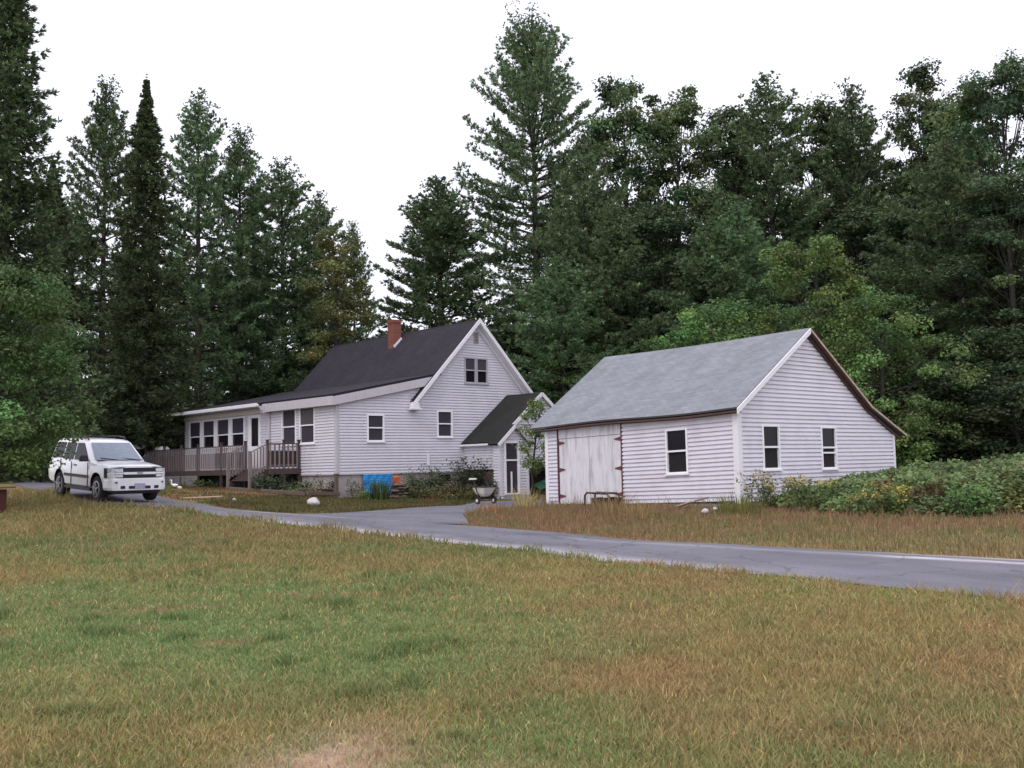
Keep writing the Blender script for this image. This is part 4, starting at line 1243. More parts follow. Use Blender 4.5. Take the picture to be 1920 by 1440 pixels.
def conifer_mesh(name, seed, H, base, Rm, kind):
    rng = np.random.default_rng(seed)
    tr = MB()
    lean = rng.normal(0, .010, 2)
    tp = [(lean[0] * h, lean[1] * h, h) for h in np.linspace(-.6, H * .97, 9)]
    tr.tube(tp, list(np.linspace(H * .012 + .06, .03, 9)), 8)
    Bs, Ds, wts = [], [], []
    h = base * H
    dead_h = h
    while h < H * .985:
        t = (h - base * H) / (H * (1 - base))
        if kind in ('pine', 'full'):
            pr = min(1, .62 + 1.6 * t) if t < .24 else (1 - (t - .24) / .76) ** .66
            L0 = Rm * pr * rng.uniform(.8, 1.15) + .12; nb = rng.integers(4, 7); el0 = -.10 + .95 * t ** 1.8; step = rng.uniform(.5, .85) * (1 - .4 * t)
        elif kind == 'tall':
            L0 = Rm * float(np.interp(t, [0, .18, .36, .5, .62, .8, .92, 1], [.6, .66, .78, 1.0, .98, .78, .52, .12])) + .2; nb = rng.integers(5, 7); el0 = float(np.interp(t, [0, .5, .7, 1], [-.08, .10, .45, .95])); step = rng.uniform(.55, .95) * (1 - .4 * t)
        else:
            L0 = Rm * (1 - t) ** 1.05 * rng.uniform(.72, 1.12) + .06; nb = rng.integers(6, 9); el0 = -.30 + .6 * t; step = rng.uniform(.36, .5) * (1 - .35 * t)
        if kind == 'full': nb += 2; L0 *= 1.05
        a0 = rng.uniform(0, 6.28)
        for k in range(nb):
            if kind != 'spruce' and rng.random() < .16 * (1 - t): continue
            az = a0 + 6.283 * k / nb + rng.normal(0, .25)
            L = L0 * (rng.uniform(.72, 1.08) if kind == 'full' else rng.uniform(.5, 1.12) if kind != 'spruce' else rng.uniform(.7, 1.12))
            L = max(L, .08)
            el = el0 + rng.normal(0, .13)
            n = max(3, int(L / .3))
            s = np.linspace(0, 1, n + 1)
            curve = (.22 if kind != 'spruce' else .10) * L
            px = np.cos(az) * np.cos(el) * L * s; py = np.sin(az) * np.cos(el) * L * s
            pz = h + np.sin(el) * L * s + curve * s ** 2.2 - (.10 * L * np.sin(s * np.pi) if kind == 'spruce' else 0)
            ox, oy = lean * h
            pts = np.stack([px + ox, py + oy, pz], 1)
            if L > .6: tr.tube([pts[0], pts[n // 2], pts[-1]], [.02 + .012 * L, .012 + .008 * L, .008], 4, cap=False)
            tan = unit(np.gradient(pts, axis=0))
            start = .30 if kind != 'spruce' else .16
            for i in range(n + 1):
                if s[i] < start: continue
                w = (1 - .5 * s[i]) * ({'pine': .36, 'full': .40, 'tall': .46}.get(kind, .26)) * min(1, L / 1.5) * L ** .35
                m = 8 if kind != 'spruce' else 5
                for q in range(m):
                    lat = rng.uniform(-1, 1) * w * 1.25
                    sd_ = np.array((-np.sin(az), np.cos(az), 0))
                    p = pts[i] + sd_ * lat + rng.normal(0, .09, 3) * min(1, L)
                    if kind == 'spruce': p[2] -= abs(lat) * .35 + rng.uniform(0, .18)
                    Bs.append(p); Ds.append(tan[i] * .8 + sd_ * (lat / (w + .01)) * .55)
        h += step
    for q in np.linspace(.955, 1.0, 8):
        Bs.append(np.array((lean[0], lean[1], 1.0)) * H * q); Ds.append(np.array((rng.normal(0, .15), rng.normal(0, .15), 1.0)))
    Bs = np.array(Bs); Ds = unit(np.array(Ds))
    if kind == 'spruce':
        v, c = tuft_cloud(rng, Bs, Ds, 9, .27, .07, .48, -.12, (.084, .112, .052), .34)
    else:
        v, c = tuft_cloud(rng, Bs, Ds, 10, .29, .058, .58, .25, (.128, .196, .094), .34)
    return tr, v, c

def broad_mesh(name, seed, H, base, Rm, nclump, nleaf, leaf, tint, vary=.28, shape=1.0, rc=(.6, 1.1), sprigs=0):
    rng = np.random.default_rng(seed)
    tr = MB()
    cz0, cz1 = base * H, H
    top = np.array((rng.normal(0, .05) * H * .3, rng.normal(0, .05) * H * .3, H * .9))
    tk = [np.array((0, 0, -.5)), np.array((rng.normal(0, .1), rng.normal(0, .1), H * .3)), np.array((*(top[:2] * .6), H * .62)), top]
    tr.tube(tk, [H * .012 + .05, H * .010 + .035, H * .006 + .02, .02], 8)
    C, rad = [], []
    tries = 0
    while len(C) < nclump and tries < 9000:
        tries += 1
        t = rng.random() ** .9
        z = cz0 + (cz1 - cz0) * t
        prof = math.sin(math.pi * (.10 + .82 * t ** shape)) ** .75
        r = Rm * prof * math.sqrt(rng.uniform(.10, 1.0)) * rng.uniform(.75, 1.22)
        a = rng.uniform(0, 6.283)
        p = np.array((math.cos(a) * r, math.sin(a) * r, z)) + top * np.array((1, 1, 0)) * t
        k = rng.uniform(*rc)
        if C and min(np.linalg.norm(p - q) for q in C) < .45 * k: continue
        C.append(p); rad.append(k)
    C = np.array(C); rad = np.array(rad)
    for i in range(0, len(C), 2):
        p = C[i]
        f = min(.9, max(.10, (p[2] / H) * .84 - .04))
        s0 = tk[1] * (1 - f) + tk[3] * f if f > .3 else tk[0] * (1 - f / .3) + tk[1] * f / .3
        s0 = np.array((np.interp(f * H, [0, H * .3, H * .62, H * .9], [q[0] for q in tk]), np.interp(f * H, [0, H * .3, H * .62, H * .9], [q[1] for q in tk]), f * H))
        mid = (s0 + p) / 2 + np.array((0, 0, -.1 * np.linalg.norm(p - s0)))
        tr.tube([s0, mid, p], [.02 + .0028 * H * (1 - f), .015 + .001 * H, .008], 5, cap=False)
    n = nleaf
    N = len(C) * n
    ci = np.repeat(np.arange(len(C)), n)
    d = unit(rng.normal(0, 1, (N, 3)))
    rr = rng.random(N) ** .45
    pos = C[ci] + d * (rr * rad[ci])[:, None] * np.array((1.15, 1.15, .62))
    # leaves lie in layered, drooping sprays: normals mostly up with scatter
    nn = unit(np.array((0, 0, 1.0)) + rng.normal(0, .55, (N, 3)) + d * .5)
    di = unit(np.cross(nn, rng.normal(0, 1, (N, 3))) + np.array((0, 0, -.25)))
    sd_ = unit(np.cross(di, nn))
    L = leaf * rng.uniform(.65, 1.35, N)
    val = np.exp(rng.normal(0, vary, len(C)))[ci] * rng.uniform(.78, 1.25, N)
    hue = rng.normal(0, .10, len(C))[ci]
    col = np.asarray(tint)[None, :] * val[:, None] * np.stack([1 + hue, np.ones(N), 1 - hue * .3], 1)
    v = diamonds(pos, di, sd_, L, L * .72)
    return tr, v, col

LIB = {}
def lib(key, fn, mat, bark):
    tr, v, c = fn
    t = tr.build("trunk", bark, None, smooth=True)
    k = soup("crown", v, 4, c, mat)
    LIB[key] = (t, k)
lib('pineA', conifer_mesh("", 11, 24, .20, 4.7, 'pine'), NEEDLE, BARK)
lib('pineB', conifer_mesh("", 12, 24, .24, 4.5, 'pine'), NEEDLE, BARK)
lib('pineC', conifer_mesh("", 13, 22, .10, 5.7, 'pine'), NEEDLE, BARK)
lib('pineD', conifer_mesh("", 16, 21.6, .06, 4.5, 'full'), NEEDLE, BARK)
lib('tall', conifer_mesh("", 21, 30.5, .14, 5.6, 'tall'), NEEDLE, BARK)
lib('spruceA', conifer_mesh("", 31, 23, .03, 3.9, 'spruce'), NEEDLE, BARK)
lib('spruceB', conifer_mesh("", 32, 26, .03, 4.4, 'spruce'), NEEDLE, BARK)
OAK = (.092, .138, .060)
lib('oakA', broad_mesh("", 41, 26, .05, 4.0, 165, 210, .24, OAK, rc=(.55, 1.25)), LEAF, BARKG)
lib('oakB', broad_mesh("", 42, 25, .08, 3.8, 150, 210, .24, (.100, .142, .058), rc=(.55, 1.25)), LEAF, BARKG)
lib('oakC', broad_mesh("", 43, 26, .04, 4.4, 175, 210, .24, (.084, .132, .062), rc=(.6, 1.3)), LEAF, BARKG)
lib('maple', broad_mesh("", 51, 11.5, .05, 4.3, 130, 210, .15, (.130, .225, .066), vary=.36, rc=(.4, .9)), LEAF, BARKG)
lib('mapleB', broad_mesh("", 52, 8.5, .03, 3.8, 120, 210, .14, (.120, .205, .066), vary=.36, rc=(.4, .85)), LEAF, BARKG)
lib('birch', broad_mesh("", 53, 15.5, .18, 2.0, 70, 230, .16, (.145, .150, .058), vary=.25, rc=(.45, .85)), LEAF, BARKG)
lib('bushy', broad_mesh("", 54, 6.6, .12, 2.75, 130, 300, .105, (.084, .130, .044), vary=.22, rc=(.35, .75)), LEAF, BARKG)
lib('sapling', broad_mesh("", 55, 4.4, .30, .95, 34, 95, .12, (.145, .23, .06), vary=.3, rc=(.25, .5)), LEAF, BARKG)
lib('scrub', broad_mesh("", 56, 5.0, .02, 2.4, 70, 220, .16, (.072, .108, .050), vary=.34, rc=(.5, .9)), LEAF, BARKG)

_used = set()
def tree(key, name, px, D, H, label, cat="tree", group=None, wide=1.0, rz=None, sink=0):
    t0, k0 = LIB[key]
    x, y = spot(px, D)
    h0 = max(v.co.z for v in t0.data.vertices) / (.97 if key in ('pineA', 'pineB', 'pineC', 'pineD', 'tall', 'spruceA', 'spruceB') else .9)
    s = H / h0
    e = thing(name, label, cat, (x, y, gz(x, y) - sink), (px * .37 + D) % 6.283 if rz is None else rz, group)
    e.scale = (s * wide, s * wide, s)
    for src in (t0, k0):
        o = src if src.name not in _used and src not in _used else src.copy()
        if o is src: _used.add(src)
        else: COL.objects.link(o)
        o.name = "trunk" if src is t0 else "crown"
        o.parent = e
    return e

GT = "trees standing behind the house and the garage"
# left-hand wood
tree('spruceB', "spruce_tree", -5, 46, 26.5, "huge dark spruce at the left edge, its top cut off by the picture", wide=1.05, group=GT)
tree('spruceA', "spruce_tree", 90, 60, 19, "dark spruce half hidden behind the huge spruce at the left edge", wide=1.1, group=GT)
tree('pineB', "pine_tree", 186, 62, 25.3, "narrow pine with ragged tip between the huge left spruce and the pointed spruce", wide=.8, group=GT)
tree('spruceA', "spruce_tree", 266, 56, 22.6, "dark spruce with the sharply pointed spire, left of the house", wide=1.12, group=GT)
tree('pineA', "pine_tree", 372, 64, 25.2, "forked-looking pine just right of the pointed spruce", wide=.92, group=GT)
tree('pineB', "pine_tree", 445, 67, 24, "pine stepping down behind the sunroom roof", wide=.95, group=GT)
tree('pineC', "pine_tree", 535, 69, 22.6, "broad dark round-topped pine above the left end of the farmhouse roof", wide=1.1, group=GT)
tree('pineA', "pine_tree", 608, 72, 20.6, "dark pine tucked against the right side of the broad round-topped pine", wide=.85, group=GT)
tree('birch', "birch_tree", 632, 62, 15.9, "olive brown autumn birch left of the chimney", group=GT)
tree('pineB', "pine_tree", 668, 76, 19.5, "thin pine peeking out behind the olive birch", wide=.7, group=GT)
tree('pineD', "pine_tree", 835, 72, 21.6, "pale green bushy pine standing alone above the chimney and gable", wide=1.42, rz=1.0, group=GT)
# right-hand wood
tree('tall', "pine_tree", 1016, 66, 31.9, "tallest pine with long layered boughs beside the open sky", wide=.98, rz=.4, group=GT)
tree('pineC', "pine_tree", 1100, 60, 21.5, "dense pine merging with the tallest pine's right side", wide=.9, group=GT)
tree('oakA', "oak_tree", 1190, 64, 27.3, "tall oak with a tufted peak right of the tallest pine", wide=.9, group=GT)
tree('oakB', "oak_tree", 1283, 66, 27.4, "oak with a twiggy pointed peak above the garage roof", wide=.85, group=GT)
tree('pineA', "pine_tree", 1085, 74, 20, "dark pine in the gap under the oaks behind the farmhouse gable", wide=1.0, group=GT)
tree('oakC', "oak_tree", 1395, 68, 26.8, "broad oak above the left half of the garage roof", wide=.9, group=GT)
tree('pineA', "pine_tree", 1475, 65, 26.2, "shaggy pine directly above the garage ridge end", wide=1.15, group=GT)
tree('oakB', "oak_tree", 1560, 68, 26.8, "oak above the garage gable peak", wide=.95, group=GT)
tree('pineC', "pine_tree", 1650, 66, 26.0, "shaggy dark pine above the far slope of the garage roof", wide=.95, group=GT)
tree('oakA', "oak_tree", 1755, 64, 27.6, "tall dark oak rising above its neighbours near the right edge", wide=.8, group=GT)
tree('oakB', "oak_tree", 1840, 60, 24.6, "oak just left of the yellow green tree at the right edge", wide=.9, group=GT)
tree('oakC', "oak_tree", 1925, 56, 24.8, "yellow green oak at the upper right edge", wide=.9, group=GT)
tree('pineB', "pine_tree", 1240, 76, 20, "bare-stemmed pine glimpsed between the oaks over the garage roof", wide=1.0, group=GT)
tree('pineA', "pine_tree", 1430, 78, 21, "dark pine trunk in the sky gap left of the garage peak", wide=1.0, group=GT)
tree('pineB', "pine_tree", 1722, 72, 22, "dark straight pine behind the sky gap right of the garage peak", wide=1.0, group=GT)
tree('spruceA', "spruce_tree", 1790, 52, 15, "dark shaggy spruce behind the brambles", wide=1.3, group=GT)
tree('spruceA', "spruce_tree", 1900, 47, 14, "dark shaggy spruce at the right edge above the brambles", wide=1.3, rz=2, group=GT)
GB = "trees of the second row, seen in the gaps"
for i, (k, px, D, H, lb) in enumerate([
        ('pineB', 135, 84, 24, "second-row pine in the gap right of the huge left spruce"), ('spruceA', 235, 82, 20, "second-row spruce in the gap left of the pointed spruce"), ('pineC', 318, 80, 17, "second-row pine in the gap right of the pointed spruce"),
        ('pineA', 410, 84, 18, "second-row pine between the forked pine and the sunroom pine"), ('pineC', 490, 86, 19, "second-row pine in the gap left of the round-topped pine"), ('spruceA', 575, 84, 18, "second-row spruce behind the broad round-topped pine"),
        ('oakC', 1060, 84, 24, "second-row oak behind the tallest pine's right side"), ('oakA', 1150, 86, 24, "second-row oak in the gap left of the tufted oak"), ('oakC', 1240, 84, 22, "second-row oak low between the tufted oak and the twiggy oak"),
        ('oakB', 1340, 86, 20, "second-row oak low in the dip above the garage roof"), ('oakA', 1520, 86, 22, "second-row oak low behind the garage peak"),
        ('oakB', 1700, 84, 24, "second-row oak left of the tall dark oak"), ('oakA', 1890, 78, 24, "second-row oak behind the yellow green oak")]):
    tree(k, {'p': 'pine_tree', 's': 'spruce_tree', 'o': 'oak_tree'}[k[0]], px, D, H, lb, group=GB, wide=1.15)
for i, (k, px, D, H, lb) in enumerate([
        ('pineC', 1065, 55, 13, "layered pine low behind the farmhouse gable's right side"), ('pineC', 1160, 57, 16, "layered pine under the tufted oak, behind the garage's left end"), ('oakC', 1250, 58, 17, "half-height oak under the twiggy oak"),
        ('pineC', 1330, 56, 15, "layered pine behind the middle of the garage roof"), ('pineC', 1420, 57, 16, "layered pine left of the bright maple"), ('oakC', 1735, 54, 16, "half-height oak right of the sky gap by the garage peak"),
        ('pineC', 1830, 50, 17, "layered pine behind the middle of the brambles"), ('oakC', 1920, 46, 15, "half-height oak at the right edge"), ('oakC', 1640, 60, 17, "half-height oak behind the drooping maple"),
        ('oakB', 1385, 84, 28, "second-row oak in the dip right of the twiggy oak"), ('oakA', 1600, 84, 27, "second-row oak right of the garage peak"), ('oakC', 1800, 80, 27, "second-row oak right of the tall dark oak")]):
    tree(k, {'p': 'pine_tree', 'o': 'oak_tree'}[k[0]], px, D, H, lb, group=GB, wide=1.3 if H < 20 else 1.1)
# nearer leafy trees
tree('maple', "maple_tree", 1545, 45, 11.6, "bright green maple behind the garage peak", group=GT, wide=.95)
tree('mapleB', "maple_tree", 1340, 49, 9.6, "bright green maple behind the garage roof ridge", group=GT, wide=1.0)
tree('mapleB', "maple_tree", 1660, 42, 8.3, "drooping green maple behind the low corner of the garage", group=GT, wide=1.0, rz=2.2)
tree('maple', "maple_tree", 1080, 57, 9.5, "leafy maple between the farmhouse gable and the garage roof", group=GT, wide=.8, rz=3)
tree('sapling', "sapling", 1002, 39.2, 4.3, "light green sapling in the gap between the entry ell and the garage", wide=.7)
tree('bushy', "apple_tree", -22, 26.2, 6.7, "low bushy green tree overhanging the back of the white suv", wide=1.0, rz=.6)
GS = "scrub trees at the foot of the wood"
for i, (px, D, H, lb) in enumerate([
        (95, 56, 6, "dark scrub tree behind the white suv"), (200, 70, 6.5, "dark scrub tree behind the deck's far left corner"), (330, 68, 6.0, "dark scrub tree behind the sunroom's left end"),
        (440, 72, 7, "dark scrub tree in the sky gap behind the sunroom roof"), (560, 70, 8, "dark scrub tree at the left end of the farmhouse roof"), (690, 74, 9.5, "scrub tree left of the chimney"),
        (790, 70, 10, "scrub tree right of the chimney"), (930, 66, 10.5, "scrub tree at the farmhouse gable peak"), (1180, 70, 9, "scrub tree over the left end of the garage roof"),
        (1720, 44, 5.4, "scrub tree right of the garage's low corner"), (1815, 46, 5.2, "scrub tree behind the middle of the brambles"), (1905, 42, 4.6, "scrub tree at the right edge behind the brambles")]):
    tree('scrub', "scrub_tree", px, D, H, lb, group=GS, wide=1.3)

# a far-off belt of wood behind everything
def far_wood():
    rng = np.random.default_rng(77)
    N = 42000
    px = rng.uniform(-500, 2500, N); D = rng.uniform(92, 120, N)
    X = (px - 960) / FPX * D
    top = 3.2 + 4.0 * fbm(px * .012, D * .05)
    z = 1.2 + rng.random(N) ** .8 * top
    pos = np.stack([X, D, z], 1)
    nn = unit(np.array((0, -.3, 1.0)) + rng.normal(0, .6, (N, 3)))
    di = unit(np.cross(nn, rng.normal(0, 1, (N, 3)))); sd_ = unit(np.cross(di, nn))
    L = .5 * rng.uniform(.6, 1.4, N)
    col = np.array((.034, .05, .03))[None] * np.exp(rng.normal(0, .3, N))[:, None]
    o = soup("distant_wood", diamonds(pos, di, sd_, L, L * .7), 4, col, LEAF)
    tag(o, "far-off low wood seen through the trunks", "wood", kind='stuff')
far_wood()

# ------------------------------------------------------------------ grass, weeds, brambles
def blades(name, x, y, h, w, col, bend, label, rng, cat="grass", seed_heads=False):
    N = len(x)
    z = hgt(x, y) + (fbm(x * .8, y * .8) - .5) * .04 - .01
    a = rng.uniform(0, 6.283, N)
    s = np.stack([np.cos(a), np.sin(a), np.zeros(N)], 1)
    b = rng.uniform(0, 6.283, N); bl = h * bend * rng.uniform(.2, 1.2, N)
    tip = np.stack([np.cos(b) * bl, np.sin(b) * bl, h], 1); mid = np.stack([np.cos(b) * bl * .3, np.sin(b) * bl * .3, h * .55], 1)
    c = np.stack([x, y, z], 1)
    hw = (w / 2)[:, None]
    V = np.stack([c - s * hw, c + s * hw, c + mid + s * hw * .8, c + tip, c + mid - s * hw * .8], 1)
    o = soup(name, V, 5, col, GRASSM, faces=[[0, 1, 2, 4], [4, 2, 3]])
    return tag(o, label, cat, kind='stuff')

def lawn():
    rng = np.random.default_rng(8)
    N = 760000
    y = 3.6 * np.exp(rng.random(N) * math.log(34 / 3.6))
    x = rng.uniform(-.80, .90, N) * y
    nearside = np.interp(x, ne[np.argsort(ne[:, 0]), 0], ne[np.argsort(ne[:, 0]), 1])
    keep = y < nearside + .16 * rng.random(N) ** 2 + .5 * (fbm(x * 1.3, y * 1.3) - .62)
    x, y = x[keep], y[keep]
    g, br, st, tn, bare = lawn_weights(x, y)
    keep = rng.random(len(x)) > np.maximum(tn * .8, bare * .8)
    x, y, g, br, st, tn = [v[keep] for v in (x, y, g, br, st, tn)]
    N = len(x)
    base = lawn_colour(x, y)
    pick = rng.random(N)
    c = base.copy()
    k = pick < .11; c[k] = STRAW * 1.05
    k = (pick > .86) & (g > .3); c[k] = GREEN * 1.2
    k = (pick > .16) & (pick < .16 + .14 * (1 - g)); c[k] = RUSSET
    c = c * np.exp(rng.normal(0, .2, N))[:, None] * (1.44 - .30 * sstep(11, 20, y))[:, None]
    lush = sstep(.62, .78, fbm(x * 2.6 + 140, y * 2.6 + 60)) * np.clip(g * 1.5, 0, 1)
    c = mixc(c, np.array((.085, .15, .05)), lush * .55)
    h = (.026 + .034 * rng.random(N)) * (.6 + .9 * fbm(x * .7, y * .7)) * (1 - .3 * g) * (1 + .035 * y) * (1 + 1.3 * lush)
    tall = rng.random(N) < .03 * (1 - g); h[tall] *= rng.uniform(1.4, 2.2, tall.sum()); c[tall] = STRAW * 1.1
    h = h * (1 + 1.1 * np.exp(-((np.interp(x, ne[np.argsort(ne[:, 0]), 0], ne[np.argsort(ne[:, 0]), 1]) - y) / .35) ** 2) * sstep(.35, .6, fbm(x * 1.9, y * 1.9)))
    w = .0044 + .00066 * y
    blades("lawn_grass", x, y, h, w, c, .9, "uneven lawn grass mixing green, olive and straw blades", rng)
lawn()
def lawn_litter():
    rng = np.random.default_rng(18)
    N = 26000
    y = 4.4 * np.exp(rng.random(N) * math.log(24 / 4.4)); x = rng.uniform(-.62, .56, N) * y
    k = (sstep(.5, .64, fbm(x * 1.1 + 12, y * 1.1 + 80)) > rng.random(N)) & (y < np.interp(x, ne[np.argsort(ne[:, 0]), 0], ne[np.argsort(ne[:, 0]), 1]) - .1)
    x, y = x[k], y[k]; N = len(x)
    pos = np.stack([x, y, hgt(x, y) + rng.uniform(.015, .07, N)], 1)
    nn = unit(np.array((0, 0, 1.0)) + rng.normal(0, .4, (N, 3))); di = unit(np.cross(nn, rng.normal(0, 1, (N, 3)))); sd_ = unit(np.cross(di, nn))
    L = rng.uniform(.012, .028, N) * (.6 + .06 * y)
    col = np.array((.15, .215, .075))[None] * np.exp(rng.normal(0, .3, N))[:, None]
    tag(soup("clover_patches", diamonds(pos, di, sd_, L, L * .8), 4, col, LEAF), "low clover and broadleaf weeds spotting the lawn", kind='stuff')
    N = 420
    y = 4.6 * np.exp(rng.random(N) * math.log(26 / 4.6)); x = rng.uniform(-.62, .56, N) * y
    pos = np.stack([x, y, hgt(x, y) + .05], 1)
    nn = unit(np.array((0, 0, 1.0)) + rng.normal(0, .5, (N, 3))); di = unit(np.cross(nn, rng.normal(0, 1, (N, 3)))); sd_ = unit(np.cross(di, nn))
    L = rng.uniform(.02, .042, N)
    col = np.array((.33, .23, .12))[None] * np.exp(rng.normal(0, .35, N))[:, None]
    tag(soup("fallen_leaves", diamonds(pos, di, sd_, L, L * .7), 4, col, LEAF), "pale fallen leaves scattered over the lawn and driveway", kind='stuff')
lawn_litter()

def scatter_poly(rng, poly, n):
    p = np.array(poly); lo, hi = p.min(0), p.max(0)
    out = []
    while sum(len(o) for o in out) < n:
        q = rng.uniform(lo, hi, (n, 2)); q = q[inpoly(q[:, 0], q[:, 1], p)]; out.append(q)
    q = np.concatenate(out)[:n]
    return q[:, 0], q[:, 1]

def strip_weeds():
    rng = np.random.default_rng(9)
    # dry verge between the driveway and the garage
    poly = [ground_at(*p) for p in [(866, 972), (866, 962), (905, 952), (960, 944), (1030, 946)]] + [(6.1, 29.4), (14.5, 27.0)] + [(float(q[0]), float(q[1])) for q in fe[::-3] if -2.4 < q[0] < 18]
    x, y = scatter_poly(rng, poly, 70000)
    far = np.interp(x, fe[np.argsort(fe[:, 0]), 0], fe[np.argsort(fe[:, 0]), 1])
    keep = (y > far - .1) & ~inpoly(x, y, ROADPOLY) & ~inpoly(x, y, APRON_W)
    x, y, far = x[keep], y[keep], far[keep]
    N = len(x)
    n1 = fbm(x * .5, y * .5)
    c = np.repeat((STRAW * .45 + OLIVE * .55)[None], N, 0)
    c = mixc(c, np.array((.29, .185, .115)), sstep(.40, .58, n1) * .8); c = mixc(c, GREEN, sstep(.52, .66, fbm(x * .9 + 50, y * .9)) * .75)
    c = mixc(c, RUSSET * 1.25, (1 - sstep(0, .7, y - far)) * .7)
    k = rng.random(N) < .2; c[k] = STRAW * 1.2
    c *= 1.3 * np.exp(rng.normal(0, .22, N))[:, None]
    h = rng.uniform(.04, .20, N) * (.34 + 1.3 * fbm(x * 2.3 + 9, y * 2.3) ** 2.2 + .2 * n1)
    tl = rng.random(N) < .04 * (1 + 6 * sstep(.55, .7, n1)); h[tl] *= 2.6; c[tl] = STRAW
    blades("verge_weeds", x, y, h, np.full(N, .016), c, .5, "dry brown weeds on the verge before the garage", rng, "weeds")
    # weedy bank below the house
    poly = [ground_at(*p) for p in [(300, 934), (345, 939), (430, 953), (500, 960), (560, 963), (640, 962), (740, 955), (860, 948), (905, 944)]] + [spot(905, 43), (-3.6, 47.2), (-7.45, 43.9), (-9.3, 45.3), (-12.5, 48.6), (-18.3, 54.6), (-19.5, 53)]
    x, y = scatter_poly(rng, poly, 60000)
    keep = ~inpoly(x, y, ROADPOLY) & ~inpoly(x, y, APRON_W)
    # reddish bare soil between the drive and the deck stays thin
    soil = (x < -9.6) & (y < 45.5 - (x + 9.6) * .3)
    keep &= ~(soil & (rng.random(len(x)) < .72))
    x, y = x[keep], y[keep]; N = len(x)
    n1 = fbm(x * .6 + 11, y * .6 + 4)
    c = np.repeat((OLIVE * .9)[None], N, 0)
    c = mixc(c, DKGREEN * 1.3, sstep(.45, .65, n1) * .8); c = mixc(c, RUSSET, sstep(.5, .7, fbm(x * .8, y * .8 + 40)) * .7)
    c = mixc(c, SOIL * 1.3, ((x < -9.6)) * .35)
    c *= np.exp(rng.normal(0, .25, N))[:, None]
    h = rng.uniform(.06, .26, N) * (.28 + 2.0 * fbm(x * 1.9 + 31, y * 1.9) ** 2.0 + .3 * n1)
    lx = (x - A[0]) * math.cos(R(42)) + (y - A[1]) * math.sin(R(42)); ly = -(x - A[0]) * math.sin(R(42)) + (y - A[1]) * math.cos(R(42))
    h = h * np.where(lx > 3.0, .30 + 1.7 * sstep(-5.0, -.6, ly), .42)
    blades("bank_weeds", x, y, h, np.full(N, .024), c, .5, "olive and rusty weeds on the bank below the house", rng, "weeds")
    # rough grass along the far left of the drive
    x, y = scatter_poly(rng, [(-34, 52), (-19.5, 42), (-14.2, 36.5), (-12.0, 36.0), (-15, 46), (-22, 60)], 16000)
    keep = ~inpoly(x, y, ROADPOLY)
    x, y = x[keep], y[keep]; N = len(x)
    c = mixc(np.repeat(OLIVE[None], N, 0), GREEN, sstep(.4, .6, fbm(x * .4, y * .4))) * np.exp(rng.normal(0, .2, N))[:, None]
    blades("rough_grass", x, y, rng.uniform(.08, .22, N), np.full(N, .03), c, .5, "rough grass beyond the driveway behind the suv", rng)
strip_weeds()

def leafy(name, pos, size, tint, vary, label, cat, seed, kind=None, up=1.0, ncl=None, group=None):
    rng = np.random.default_rng(seed)
    N = len(pos)
    nn = unit(np.array((0, -.15, up)) + rng.normal(0, .5, (N, 3)))
    di = unit(np.cross(nn, rng.normal(0, 1, (N, 3))) + np.array((0, 0, -.2))); sd_ = unit(np.cross(di, nn))
    L = size * rng.uniform(.6, 1.4, N)
    cl = np.exp((fbm(pos[:, 0] * 2.2 + pos[:, 2] * 1.7, pos[:, 1] * 2.2 - pos[:, 2]) - .5) * 3.0 * vary) * np.exp(rng.normal(0, .2, N))
    col = (np.asarray(tint)[None] if np.ndim(tint) == 1 else tint) * cl[:, None]
    o = soup(name, diamonds(pos, di, sd_, L, L * .75), 4, col, LEAF)
    return tag(o, label, cat, group=group, kind=kind)

def brambles():
    rng = np.random.default_rng(14)
    poly = [(6.9, 28.6), (8.2, 24.6), (11.2, 23.0), (17.5, 22.2), (22, 26), (22, 38), (16.5, 38), (13.5, 35.4)]
    N = 110000
    x, y = scatter_poly(rng, poly, N)
    fr = np.array(poly)
    # distance from the front edge gives a rounded front
    d = np.full(N, 9.0)
    for a, b in zip(poly, poly[1:] + poly[:1]):
        a, b = np.array(a), np.array(b); t = np.clip(((x - a[0]) * (b - a)[0] + (y - a[1]) * (b - a)[1]) / ((b - a) @ (b - a)), 0, 1)
        d = np.minimum(d, np.hypot(x - a[0] - t * (b - a)[0], y - a[1] - t * (b - a)[1]))
    hump = np.sqrt(np.clip(d / 1.5, 0, 1))
    Ht = (.50 + .34 * sstep(7.2, 11.5, x)) * (.35 + .75 * fbm(x * .55, y * .55) + .75 * (fbm(x * 2.1 + 70, y * 2.1) - .2)) * hump + .10
    z = hgt(x, y) + Ht * (1 - .75 * rng.random(N) ** 2.2)
    tint = np.repeat(np.array((.165, .275, .105))[None], N, 0)
    tint = mixc(tint, np.array((.19, .20, .06)), sstep(.56, .68, fbm(x * .9 + 4, y * .9)) * .75 * (1 - sstep(.8, 1.6, d)))
    tint = mixc(tint, np.array((.20, .10, .035)), sstep(.69, .76, fbm(x * 1.3 + 40, y * 1.3)) * .7)
    leafy("bramble_thicket", np.stack([x, y, z], 1), .105, tint, .7, "thick green bramble thicket beside the garage", "brambles", 15, kind='stuff')
brambles()

